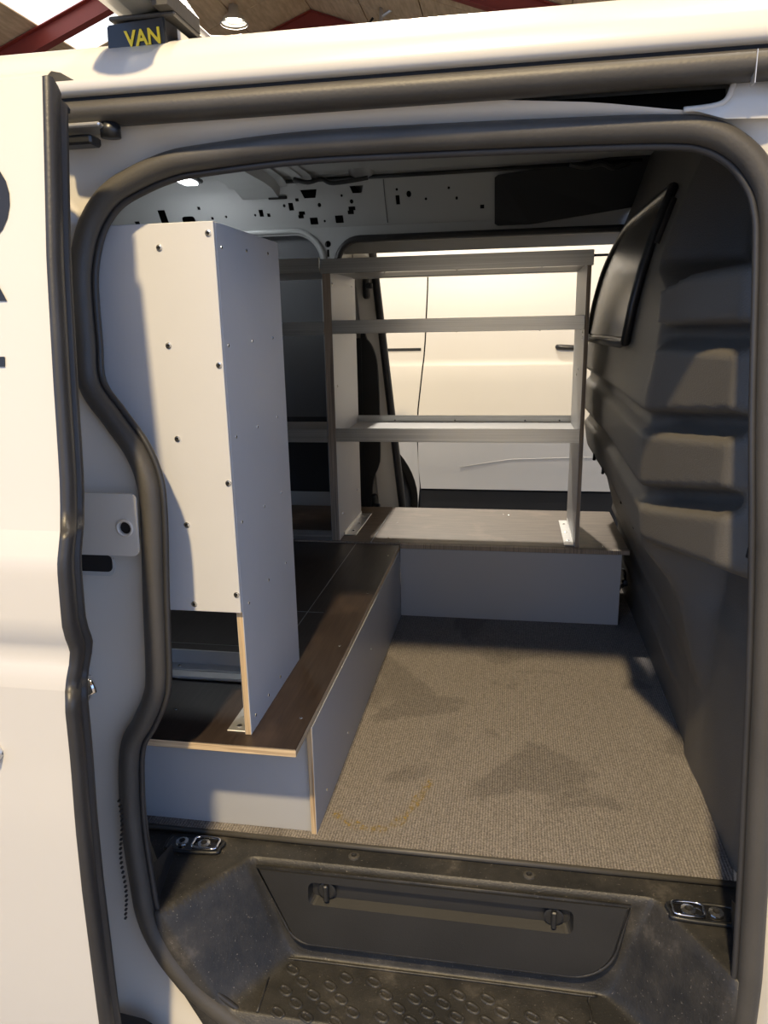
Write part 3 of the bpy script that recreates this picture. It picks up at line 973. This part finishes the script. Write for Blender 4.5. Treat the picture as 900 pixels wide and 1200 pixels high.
for (y, z, rr) in ((1.40, 0.50, 0.012), (1.15, 0.50, 0.010), (0.80, 0.425, 0.012), (1.0, 0.44, 0.007), (-0.01, 0.60, 0.008)):
    x = xbulk(y, z)
    tube('fixing_hole', [(x-0.001, y-0.3*rr, z+rr), (x-0.001, y+0.3*rr, z-rr)], rr*0.45, DARK, bulk, 6, ref=Vector((-1, 0, 0)))
# trim between seal and bulkhead
rows = []
for z in [0.0+0.06*k for k in range(21)]:
    xs0 = lerp(z, [-.05, .3, .6, .9, 1.09, 1.2], [.362, .356, .345, .329, .318, .25])
    rows.append([Vector((xs0+0.004, ys(z)+0.012, z)), Vector((xs0+0.012, ys(z)+0.06, z)), Vector((0.47, -0.03, z)), Vector((0.50, 0.0, z))])
vs, fs = grid(rows)
obj('pillar_trim', vs, fs, BLACKP, van, True)

# ---- sliding door
def doorbump(z):
    return lerp(z, [.40, .50, .516, .551, .572, .60, .66, .679, .70, .73], [0, .004, .005, -.008, .009, .011, .012, .012, .001, 0])
def doory(z):
    return yd(z)-sum(doorbump(z+d_) for d_ in (-.016, -.008, 0, .008, .016))/5
def xedge(z):
    return lerp(z, [-.4, .2, .48, .55, .70, .775, .89, 1.04, 1.25], [-.562, -.562, -.556, -.545, -.541, -.542, -.549, -.557, -.562])
zd = sorted(set([-0.40+0.03*k for k in range(56)]+[.50, .516, .534, .551, .562, .572, .60, .66, .672, .679, .690, .70, .71]))
zd = [z for z in zd if z <= 1.2505]
if zd[-1] < 1.2495:
    zd.append(1.25)
rows = []
for z in zd:
    xe = xedge(z)
    rows.append([Vector((x, doory(z), z)) for x in (-1.95, -1.4, -1.0, -0.8, xe-0.03, xe)])
ztop = []
for dy, dz in ((0.01, 0.008), (0.03, 0.012), (0.06, 0.012)):
    rows.append([Vector((x, doory(1.25)+dy, 1.25+dz)) for x in (-1.95, -1.4, -1.0, -0.8, xedge(1.25)-0.03, xedge(1.25))])
vs, fs = grid(rows)
door = obj('sliding_door', vs, fs, WHITE, van, True)
door.data.set_sharp_from_angle(angle=R(35))
# its black rubber leading edge
rows = []
prof_ = [(-.006, -.001), (.001, -.003), (.005, .003), (.0055, .012), (.004, .020), (.0005, .024), (.0005, .027), (.004, .030), (.0045, .036), (.001, .040), (-.01, .040)]
for z in zd:
    xe = xedge(z); yy_ = doory(z)
    row = []
    for j, (dx, dy) in enumerate(prof_):
        zz = min(z, 1.252-0.85*max(0, dy))
        y0 = yy_
        row.append(Vector((xe+dx, y0+dy, zz)))
    rows.append(row)
vs, fs = grid(rows)
vs.append(Vector((xedge(1.25)-.01, yd(1.25)+.03, 1.2)))
obj('edge_rubber', vs, fs, RUBBER, door, True)
# lettering on the door (only its right-hand ends are in view)
def doormap(u, v, d):
    return (u, doory(v)-0.0012-d, v)
def doorsheet(name, loops):
    return from_bm(name, plate(loops, doormap, 0.0006), INK, door)
# letter R: stem, bowl and leg, letter height 0.165 m
zt, zb, xr_ = 1.155, 0.988, -0.614
bowl = [(-0.76, zt), (-0.656, zt)]+[(-0.656+0.044*math.cos(R(a)), 1.106+0.051*math.sin(R(a))) for a in range(80, -91, -17)]+[(-0.656, 1.054), (-0.6165, zb), (-0.662, zb), (-0.694, 1.05), (-0.72, 1.05), (-0.72, zb), (-0.76, zb)]
hole = [(-0.72, 1.085), (-0.672, 1.085)]+[(-0.672+0.022*math.cos(R(a)), 1.106+0.022*math.sin(R(a))) for a in range(-80, 81, 20)]+[(-0.672, 1.129), (-0.72, 1.129)]
doorsheet('letter', [bowl, hole])
doorsheet('letter_bar', [[(-0.76, 0.909), (-0.6205, 0.909), (-0.6205, 0.921), (-0.76, 0.921)]])
# handle whose end shows at the left border
rows = []
for u, hw, h in ((-0.82, 0.018, 0.02), (-0.70, 0.019, 0.024), (-0.68, 0.018, 0.022), (-0.667, 0.013, 0.014), (-0.662, 0.003, 0.003)):
    z0 = 0.403
    rows.append([Vector((u, doory(z0)-h*math.sin(R(a)), z0+hw*math.cos(R(a)))) for a in range(0, 181, 20)])
vs, fs = grid(rows)
obj('door_handle', vs, fs, SILVER, door, True)

# ---- sliding door of the far side, slid back
def fdx(z):
    return lerp(z, [0.2, 1.26], [-0.448, -0.556])
rows = []
for z in [-0.2+0.075*k for k in range(23)]:
    x = fdx(z)
    rows.append([Vector((x-0.012, 1.90, z)), Vector((x-0.014, 1.85, z)), Vector((x-0.05, 1.835, z)), Vector((x-0.075-0.02*(1.2-z), 1.83, z)), Vector((x-0.085-0.02*(1.2-z), 1.85, z)), Vector((-1.9, 1.85, z))])
vs, fs = grid(rows)
fd = obj('far_sliding_door', vs, fs, WHITE, van, True)
fd.data.set_sharp_from_angle(angle=R(30))
tube('edge_rubber', [(fdx(z), 1.855, z) for z in (-0.2, 0.2, 0.6, 1.0, 1.26, 1.33)], 0.016, RUBBER, fd, 10)
bm = plate([catmull2 for catmull2 in [[(p.x, p.z) for p in catmull([(-0.60, 0, 0.16), (-0.60, 0, 0.90), (-0.575, 0, 0.895), (-0.548, 0, 0.85), (-0.533, 0, 0.76), (-0.530, 0, 0.45), (-0.538, 0, 0.38), (-0.562, 0, 0.32), (-0.575, 0, 0.20), (-0.58, 0, 0.16)], 5)]]], lambda u, v, d: (u, 1.822-d, v), 0.02)
tcard = from_bm('door_trim_card', bm, BLACKP, fd)
box('door_trim_board', (-1.9, -0.598, 1.80, 1.822, 0.16, 0.90), BLACKP, fd)
for (x, z) in ((-0.574, 1.10), (-0.562, 0.21)):
    bm = bmesh.new()
    bm_box(bm, x-0.014, x+0.014, 1.80, 1.835, z-0.05, z+0.05, 0.012, 3)
    bm_box(bm, x, x+0.028, 1.79, 1.81, z-0.012, z+0.010, 0.004)
    from_bm('door_guide', bm, BLACKP, fd)
box('door_plug', (-0.58, -0.552, 1.805, 1.83, 0.475, 0.52), BLACKP, fd, 0.008, 2)

# ---- bodywork that closes the box: rear, front and lower outside
obj('rear_end', [(-2.5, -0.2, -0.3), (-2.5, 1.75, -0.3), (-2.5, 1.7, 1.40), (-2.5, 0.8, 1.50), (-2.5, 0.0, 1.38), (-2.5, -0.2, 1.25)], [[0, 1, 2, 3, 4, 5]], WHITE_IN, van)
box('sill_panel', (-2.5, 1.4, -0.22, -0.205, -0.46, -0.30), WHITE, van)
obj('front_cab', [(0.66, -0.24, -0.46), (1.9, -0.24, -0.46), (1.9, -0.22, 0.6), (1.4, -0.15, 1.24), (0.66, -0.15, 1.24)], [[0, 1, 2, 3, 4]], WHITE, van)
tyre_rows = []
for cxw in (1.3, -1.75):
    prof_w = [(0.20, -0.16), (0.30, -0.17), (0.33, -0.14), (0.335, -0.05), (0.32, 0.02), (0.2, 0.03)]
    rows = [[Vector((cxw+r_*math.cos(2*math.pi*k/32), y, GZ+0.335+r_*math.sin(2*math.pi*k/32))) for k in range(32)] for r_, y in prof_w]
    vs, fs = grid(rows, True)
    wh = obj('wheel', vs, fs, TYRE, van, True)
    obj('wheel_disc', [(cxw+0.21*math.cos(2*math.pi*k/32), -0.145, GZ+0.335+0.21*math.sin(2*math.pi*k/32)) for k in range(32)], [list(range(32))], SILVER, wh)

# ================================================================== THINGS IN AND ON THE VAN
# ---- carpet mat
mt = thing('floor_mat', 'grey ribbed carpet mat covering the van load floor between bulkhead and benches', 'mat', (0.0, 0.5, -0.009))
mrow = [(-2.2, 0.0), (0.40, 0.0), (0.425, 0.1), (0.435, 0.3), (0.435, 0.7), (0.435, 1.0), (0.43, 1.6), (-2.2, 1.6)]
bm = plate([mrow], lambda u, v, d: (u, v, -0.0085+d), 0.0085)
from_bm('carpet', bm, CARPET, mt)
path = catmull([(-0.335, 0.085, 0.0004), (-0.29, 0.055, 0.0004), (-0.235, 0.045, 0.0004), (-0.195, 0.085, 0.0004), (-0.165, 0.17, 0.0004), (-0.155, 0.22, 0.0004)], 8)
rows = []
for i, p in enumerate(path):
    t_ = (path[min(i+1, len(path)-1)]-path[max(i-1, 0)]).normalized()
    n_ = Vector((-t_.y, t_.x, 0))
    wd = 0.009+0.004*math.sin(i*0.9)
    rows.append([p+n_*wd, p, p-n_*wd])
vs, fs = grid(rows)
o = obj('yellow_mark', vs, fs, STAIN, mt); o['label'] = 'faint curved yellow mark rubbed into the carpet'

# ---- near bench
BT = 0.245
nb = thing('storage_bench', 'dark topped plywood bench with grey sides along the left of the load space', 'bench', (-1.1, 0.5, 0))
board('bench_top', (-2.15, -0.352, -0.085, 1.144, 0.230, BT), PHEN, PLYZ, 2, nb)
sd = board('side_panel', (-0.362, -0.3505, 0.014, 1.128, 0.0, 0.2295), GREY, PLYX, 0, nb, 1)
fp = board('front_panel', (-2.15, -0.3625, 0.022, 0.034, 0.0, 0.2295), GREY, PLYX, 1, nb)
board('back_panel', (-2.15, -0.3625, 1.10, 1.112, 0.0, 0.2295), GREY, PLYX, 1, nb)
for y in (0.20, 0.42):
    box('board_joint', (-2.15, -0.458, y+0.11, y+0.1112, BT-0.0002, BT+0.0003), GREY, nb)
box('board_joint', (-0.50, -0.4988, 0.27, 1.14, BT-0.0002, BT+0.0003), GREY, nb)
for (x, y) in ((-0.372, 0.02), (-0.372, 0.34), (-0.372, 0.68), (-0.372, 1.02), (-0.62, 0.02)):
    put('screw', SCREWS, (x, y, BT), (0, 0, 1), nb)
for (y, z) in ((0.10, 0.04), (0.6, 0.12), (0.30, 0.05)):
    put('screw', SCREWS, (-0.3505, y, z), (1, 0, 0), nb)

# ---- far box
fb = thing('storage_box', 'low brown topped box with grey front across the far doorway', 'box', (0, 1.4, 0))
board('box_top', (-0.449, 0.374, 1.146, 1.63, 0.236, 0.250), PHENB, PLYD, 2, fb)
board('box_top', (-2.15, -0.4515, 1.146, 1.63, 0.236, 0.250), PHENB, PLYD, 2, fb)
box('board_joint', (-0.4515, -0.449, 1.147, 1.629, 0.246, 0.2503), GREY, fb)
board('front_panel', (-0.3500, 0.353, 1.130, 1.142, 0.0, 0.2355), GREY, PLYD, 1, fb)
board('side_panel', (0.341, 0.353, 1.1425, 1.60, 0.0, 0.2355), GREY, PLYD, 0, fb)
box('edge_band', (-0.3495, 0.3755, 1.1285, 1.1455, 0.2368, 0.2495), PLYD, fb)
for (x, y) in ((-0.40, 1.20), (-0.40, 1.40), (-0.40, 1.60), (-0.02, 1.55), (0.0, 1.55), (0.30, 1.17), (-0.36, 1.16)):
    put('screw', SCREWS, (x, y, 0.250), (0, 0, 1), fb)

# ---- near rack (seen from behind)
nr = thing('shelf_rack', 'tall pale grey shelf rack seen from behind, standing at left on the dark bench', 'shelf rack', (-1.2, 0.1, BT))
bp = board('back_panel', (-2.05, -0.4435, -0.058, -0.050, 0.481, 1.105), PANELW, PANELW, 1, nr)
for (x, z) in ((-0.532, 1.07), (-0.452, 1.088), (-0.531, 0.925), (-0.45, 0.894), (-0.53, 0.778), (-0.449, 0.706), (-0.527, 0.634), (-0.526, 0.494), (-0.449, 0.514)):
    put('screw', SCREW, (x, -0.058, z), (0, -1, 0), bp)
ep = board('end_panel', (-0.4555, -0.4435, -0.0495, 0.26, BT, 1.105), PANELW, PLYX, 0, nr)
for (y, z) in ((-0.03, 1.07), (0.081, 1.075), (0.195, 1.08), (-0.03, 0.923), (0.083, 0.927), (0.197, 0.93), (-0.024, 0.777), (0.082, 0.779), (0.197, 0.783), (-0.024, 0.632), (0.092, 0.631), (0.197, 0.633), (-0.018, 0.484), (0.091, 0.488), (0.2, 0.486), (-0.023, 0.27), (0.051, 0.27), (0.126, 0.271)):
    put('screw', SCREWS, (-0.4435, y, z), (1, 0, 0), ep)
for z in (0.50, 0.70, 0.90, 1.08):
    board('shelf', (-2.05, -0.456, -0.0495, 0.245, z-0.012, z), SHELFW, PLYZ, 2, nr)
    box('shelf_rail', (-2.05, -0.456, 0.2455, 0.258, z-0.03, z+0.014), ALU, nr)
bm = bmesh.new()
bm_box(bm, -1.9, -0.456, 0.137, 0.205, BT, BT+0.004, 0.001)
bm_box(bm, -1.9, -0.456, 0.205, 0.210, BT, BT+0.034, 0.001)
bm_box(bm, -1.9, -0.456, 0.137, 0.141, BT, BT+0.008, 0.001)
bm_box(bm, -1.9, -0.456, 0.170, 0.174, BT, BT+0.006, 0.001)
fr = from_bm('foot_rail', bm, PALEALU, nr)
for x in (-0.69, -0.9):
    put('screw', SCREW, (x, 0.19, BT+0.004), (0, 0, 1), nr)
def bracket(name, x0, x1, y0, y1, z, xv, sx, parent, hv=0.04):
    """Zinc angle bracket: foot on the board, leg up the upright."""
    bm = bmesh.new()
    bm_box(bm, x0, x1, y0, y1, z, z+0.0028, 0.0008)
    bm_box(bm, min(xv, xv+sx*0.0028), max(xv, xv+sx*0.0028), y0, y1, z, z+hv, 0.0008)
    b_ = from_bm(name, bm, GALV, parent)
    nn = 3
    for k in range(nn):
        y = y0+(y1-y0)*(k+0.5)/nn
        put('screw', SCREW, ((x0+x1)/2, y, z+0.0028), (0, 0, 1), b_)
    return b_
bracket('angle_bracket', -0.492, -0.4565, -0.043, 0.055, BT, -0.4585, 1, nr)

# ---- far rack
fr = thing('shelf_rack', 'open aluminium edged shelf rack on the far bench with light showing through', 'shelf rack', (-0.2, 1.33, 0.25))
FY0, FY1 = 1.149, 1.515
mu = board('upright', (-0.584, -0.557, FY0, FY1, 0.2505, 1.112), PANELW, PLYD, 0, fr)
for (y, z) in ((1.165, 1.075), (1.45, 1.08), (1.19, 0.76), (1.21, 0.33), (1.45, 0.36)):
    put('screw', SCREW, (-0.557, y, z), (1, 0, 0), mu)
eu = board('upright', (0.209, 0.2215, FY0, FY1, 0.2505, 1.112), SHELFW, PLYD, 0, fr)
for (y, z) in ((1.20, 0.915), (1.20, 0.90), (1.30, 0.80), (1.35, 0.78)):
    put('screw', SCREW, (0.209, y, z), (-1, 0, 0), eu)
board('upright', (-1.62, -1.594, FY0, FY1, 0.2505, 1.112), SHELFW, PLYD, 0, fr)
for zt_, tall in ((1.149, 0.043), (0.966, 0.041), (0.629, 0.043)):
    zs = zt_-0.026
    # right bay
    xa, xb_ = (-0.5565, 0.2085)
    top = zt_ > 1.1
    board('shelf', (xa if not top else -0.584, xb_ if not top else 0.2215, FY0+0.004, FY1-0.004, zs-0.012, zs), SHELFW, PLYZ, 2, fr)
    bm = bmesh.new()
    x0, x1 = (-0.588, 0.2265) if top else (xa, xb_)
    bm_box(bm, x0, x1, FY0-0.004, FY0-0.001, zt_-tall, zt_, 0.0008)
    bm_box(bm, x0, x1, FY0-0.001, FY0+0.03, zt_-tall, zt_-tall+0.003, 0.0006)
    from_bm('shelf_rail', bm, ALU, fr)
    bm = bmesh.new()
    bm_box(bm, x0, x1, FY1-0.003, FY1, zs-0.012, zs+0.024, 0.0008)
    bm_box(bm, x0, x1, FY1-0.03, FY1-0.003, zs-0.0145, zs-0.0122, 0.0006)
    br = from_bm('back_rail', bm, ALU, fr)
    for x in (-0.42, -0.2, 0.05, 0.17):
        put('screw', SCREWS, (x, FY1-0.003, zs+0.006), (0, -1, 0), br)
        put('screw', SCREWS, (x+0.03, FY0+0.015, zt_-tall-0.0005), (0, 0, -1), fr)
    # left bay
    zo = 0.004 if top else -0.003
    board('shelf', (-1.593, -0.5845, FY0+0.004, FY1-0.004, zs-0.012, zs), SHELFW, PLYZ, 2, fr)
    bm = bmesh.new()
    bm_box(bm, -1.60, -0.590 if top else -0.5845, FY0-0.005, FY0-0.001, zt_-tall+zo, zt_+zo, 0.0008)
    bm_box(bm, -1.60, -0.590 if top else -0.5845, FY0-0.007, FY0-0.005, zt_-tall+zo+0.012, zt_-tall+zo+0.015, 0.0006)
    from_bm('shelf_rail', bm, ALU, fr)
bm = bmesh.new()
bm_box(bm, -1.593, -0.5845, FY0-0.004, FY0, 0.2505, 0.285, 0.0008)
bm_box(bm, -1.593, -0.5845, FY0-0.007, FY0-0.004, 0.262, 0.266, 0.0006)
from_bm('foot_rail', bm, ALU, fr)
bracket('angle_bracket', -0.5565, -0.515, 1.215, 1.512, 0.2503, -0.5565, 1, fr, 0.012)
bracket('angle_bracket', 0.178, 0.2085, 1.165, 1.475, 0.2503, 0.2060, 1, fr, 0.012)

# ---- interior lamp
lt = thing('interior_lamp', 'small bright oblong lamp glowing on the van roof at upper left', 'lamp', (-1.115, 1.33, LZ-0.001))
bm = bmesh.new(); bm_box(bm, -1.15, -1.08, 1.19, 1.48, LZ-0.016, LZ-0.001, 0.006, 2)
from_bm('lamp_base', bm, BLACKP, lt)
bm = bmesh.new(); bm_box(bm, -1.138, -1.092, 1.21, 1.46, LZ-0.024, LZ-0.0155, 0.004, 2)
from_bm('lamp_lens', bm, LED, lt)
ld = bpy.data.lights.new('led', 'AREA'); ld.shape = 'RECTANGLE'; ld.size = 0.045; ld.size_y = 0.24; ld.energy = 0.9; ld.color = (0.95, 0.98, 1.0)
lo = bpy.data.objects.new('led', ld); COL.objects.link(lo); lo.parent = lt; lo.location = (0, 0, -0.026)

# ---- cables beside the box
t = thing('cable', 'black looped cable lying between the far box and the bulkhead', 'cable', (0.38, 1.3, 0.0))
tube('loop', catmull([(0.372, 1.16, 0.14), (0.378, 1.22, 0.155), (0.372, 1.30, 0.13), (0.366, 1.36, 0.08), (0.364, 1.40, 0.0045)], 6), 0.004, GLOSSB, t, 8)
tube('loop', catmull([(0.366, 1.17, 0.115), (0.376, 1.20, 0.12), (0.378, 1.27, 0.085), (0.368, 1.33, 0.0045)], 6), 0.004, GLOSSB, t, 8)
tube('connector', [(0.372, 1.155, 0.133), (0.372, 1.185, 0.133)], 0.009, BLACKP, t, 8, ref=Vector((0, 0, 1)))
t = box('floor_bracket', (0.3545, 0.364, 1.20, 1.32, 0.0, 0.10), SHELFW, None, 0.003, 2, loc=(0.359, 1.26, 0.0))
t['label'] = 'small pale block on the mat between the far box side and the bulkhead'; t['category'] = 'block'

# ---- roof bar
rbx, rby, rbz = -0.478, -0.205, 1.262
rbt = thing('roof_bar', 'silver roof bar on a black foot lettered in yellow, on the van roof', 'roof bar', (-0.525, -0.03, 1.315))
ft = []
bm = bmesh.new()
# foot: tapered block on the cant rail
fpts = [(-0.5705, 1.3126), (-0.4806, 1.317), (-0.4822, 1.3668), (-0.5683, 1.3624)]
q = []
for y, k in ((-0.0854, 1.0), (-0.06, 1.0), (0.06, 0.9)):
    q.append([bm.verts.new((-0.525+(x+0.525)*k, y, z+(0.03 if y > 0 else 0))) for x, z in fpts])
for a in range(2):
    for k in range(4):
        bm.faces.new((q[a][k], q[a][(k+1) % 4], q[a+1][(k+1) % 4], q[a+1][k]))
bm.faces.new(q[0][::-1]); bm.faces.new(q[2])
bmesh.ops.recalc_face_normals(bm, faces=bm.faces)
bmesh.ops.bevel(bm, geom=list(bm.edges), offset=0.002, segments=2, affect='EDGES')
foot = from_bm('bar_foot', bm, BLACKP, rbt)
bm = bmesh.new(); bm_box(bm, -0.566, -0.4676, -0.083, 0.03, 1.3678, 1.374, 0.002)
from_bm('foot_cap', bm, RUBBER2, foot)
# bar: oval aluminium section with ribs, overhanging the side
bp_ = []
for k in range(28):
    a = 2*math.pi*k/28
    rr = 1.0+(0.03 if k % 2 else 0)
    bp_.append((0.040*rr*math.cos(a), 0.019*rr*math.sin(a)))
vs, fs = [], []
rows = [[Vector((-0.526+u*1.08, y, z+v*1.08)) for u, v in bp_] for y, z in ((-0.205, 1.396), (-0.02, 1.394), (0.12, 1.394), (0.3, 1.452), (0.5, 1.505), (0.85, 1.53), (1.3, 1.52), (1.72, 1.42))]
vs, fs = grid(rows, True)
fs.append(list(range(28)))
obj('crossbar', vs, fs, SILVER, rbt, True)
bm = bmesh.new()
pts = [(-0.4893, 1.3738), (-0.4676, 1.3738), (-0.4676, 1.3938), (-0.4871, 1.422), (-0.5066, 1.4349), (-0.5001, 1.4101)]
bm.free()
bm = plate([pts], lambda u, v, d: (u, -0.1038+d, v), 0.11)
from_bm('clamp_cover', bm, RUBBER2, foot)
bm = plate([[(-0.4725, 1.3126), (-0.4243, 1.318), (-0.4725, 1.357)]], lambda u, v, d: (u, -0.0659+d, v), 0.06)
from_bm('foot_gusset', bm, WHITE, foot)
# lettering on the foot
cu = bpy.data.curves.new('lettering', 'FONT')
cu.body = 'VAN'
cu.size = 0.028
cu.extrude = 0.0006
cu.offset = 0.0007
cu.align_x = 'CENTER'
tmp = bpy.data.objects.new('lettering', cu)
COL.objects.link(tmp)
dg = bpy.context.evaluated_depsgraph_get()
me = bpy.data.meshes.new_from_object(tmp.evaluated_get(dg))
bpy.data.objects.remove(tmp)
me.materials.clear(); me.materials.append(YELLOW)
lo = bpy.data.objects.new('lettering', me)
COL.objects.link(lo)
lo.parent = foot
lo.location = Vector((-0.5142, -0.0868, 1.3335))-off(foot)
lo.rotation_euler = (R(90), R(-2), 0)
lo.scale = (0.92, 1, 1)
lo['label'] = 'yellow capitals reading VAN'

# ================================================================== PARKED VAN BEYOND
pv = thing('parked_van', 'white van parked beyond the far doorway, seen through the shelf rack', 'van', (0, 4.2, GZ))
PY = 3.3
def py(z):
    return PY+lerp(z, [-.3, -.04, .05, .12, .45, .70, .735, .76, 1.0, 1.30, 1.34, 1.42, 1.5], [-.018, -.018, -.020, -.024, -.026, -.022, -.012, -.010, .01, .065, .10, .12, .18])
def pmap(u, v, d):
    return (u, py(v)+d, v)
zpv = [-.04, .0, .05, .08, .12, .2, .3, .45, .6, .70, .715, .735, .75, .76, .85, 1.0, 1.15, 1.30, 1.32, 1.34, 1.42, 1.5]
def pseam(z):
    return lerp(z, [-.04, .1, .4, .8, 1.1, 1.3], [-.545, -.560, -.56, -.513, -.500, -.498])
rows = [[Vector(pmap(x, z, 0)) for x in (pseam(z)+0.004, -.2, .3, .8, 1.4)] for z in zpv if z <= 1.31]
vs, fs = grid(rows)
pd = obj('sliding_door', vs, fs, WHITE, pv, True); pd.data.set_sharp_from_angle(angle=R(40))
rows = [[Vector(pmap(x, z, 0)) for x in (-3.2, -2.4, -1.6, -1.0, pseam(z)-0.004)] for z in zpv if z >= 0.3 and z <= 1.31]
vs, fs = grid(rows)
pq = obj('rear_quarter', vs, fs, WHITE, pv, True); pq.data.set_sharp_from_angle(angle=R(40))
# quarter below, cut by the wheel arch
wc = (-1.02, -0.12, 0.46)
lowq = [(-0.565, 0.3)]
arcp = []
for k in range(13):
    a = R(66-(66+8)*k/12)
    arcp.append((wc[0]+wc[2]*math.cos(a), wc[1]+wc[2]*math.sin(a)))
bm = plate([[(-0.565, 0.3), (-0.83, 0.3)]+arcp+[(-0.549, -.03)]], lambda u, v, d: (u, py(v)+d, v), 0.01)
from_bm('arch_edge', bm, WHITE, pv)
rows = [[Vector(pmap(x, z, 0.0)) for x in (-3.2, -1, 0, 1.4, 2.6)] for z in (1.315, 1.34, 1.42, 1.5)]+[[Vector((x, PY+dy, z)) for x in (-3.2, -1, 0, 1.4, 2.6)] for dy, z in ((.4, 1.58), (.95, 1.60), (1.6, 1.56), (1.9, 1.3), (1.95, .4), (1.95, -.3))]
vs, fs = grid(rows)
obj('roof', vs, fs, WHITE, pv, True)
rows = [[Vector(pmap(x, z, 0)) for x in (1.408, 2.0, 2.6)] for z in zpv if z <= 1.31]
vs, fs = grid(rows)
obj('front_door', vs, fs, WHITE, pv, True)
box('seam_backing', (-3.2, 2.6, PY+0.10, PY+0.12, -0.2, 1.33), DARK, pv)
box('dark_lower_strip', (-0.55, 2.6, PY+0.0, PY+0.12, -0.30, -0.045), BLACKP, pv, 0.01)  # black strip below the door of the parked van
box('underbody', (-3.2, 2.6, PY+0.4, PY+1.8, -0.35, -0.1), BLACKM, pv)
prof_w = [(0.24, 0.06), (0.36, 0.03), (0.40, 0.05), (0.41, 0.12), (0.40, 0.22), (0.24, 0.25)]
for cxw in (wc[0], 2.1):
    rows = [[Vector((cxw+r_*math.cos(2*math.pi*k/40), PY+y, GZ+0.412+r_*math.sin(2*math.pi*k/40))) for k in range(40)] for r_, y in prof_w]
    vs, fs = grid(rows, True)
    wh = obj('wheel', vs, fs, TYRE, pv, True)
    obj('wheel_disc', [(cxw+0.25*math.cos(2*math.pi*k/40), PY+0.065, GZ+0.412+0.25*math.sin(2*math.pi*k/40)) for k in range(40)], [list(range(40))], SILVER, wh)
# handle and runner slot
rows = []
for u, hw, h in ((0.243, .004, .004), (0.250, .014, .022), (0.27, .016, .030), (0.36, .015, .030), (0.378, .011, .022), (0.384, .003, .004)):
    zc = 0.803-0.05*(u-0.31)
    rows.append([Vector((u, py(zc)-h*math.sin(R(a)), zc+hw*math.cos(R(a)))) for a in range(0, 181, 20)])
vs, fs = grid(rows)
obj('door_handle', vs, fs, BLACKP, pv, True)
box('runner_slot', (-1.8, -0.535, py(.80)-0.004, py(.80)+0.004, 0.796, 0.812), BLACKP, pv)
tube('body_crease', [(-0.3, py(.16)-0.002, 0.10), (0.0, py(.17)-0.002, 0.15), (0.4, py(.175)-0.002, 0.165), (1.2, py(.175)-0.002, 0.17)], 0.0022, WHITE, pv, 8)
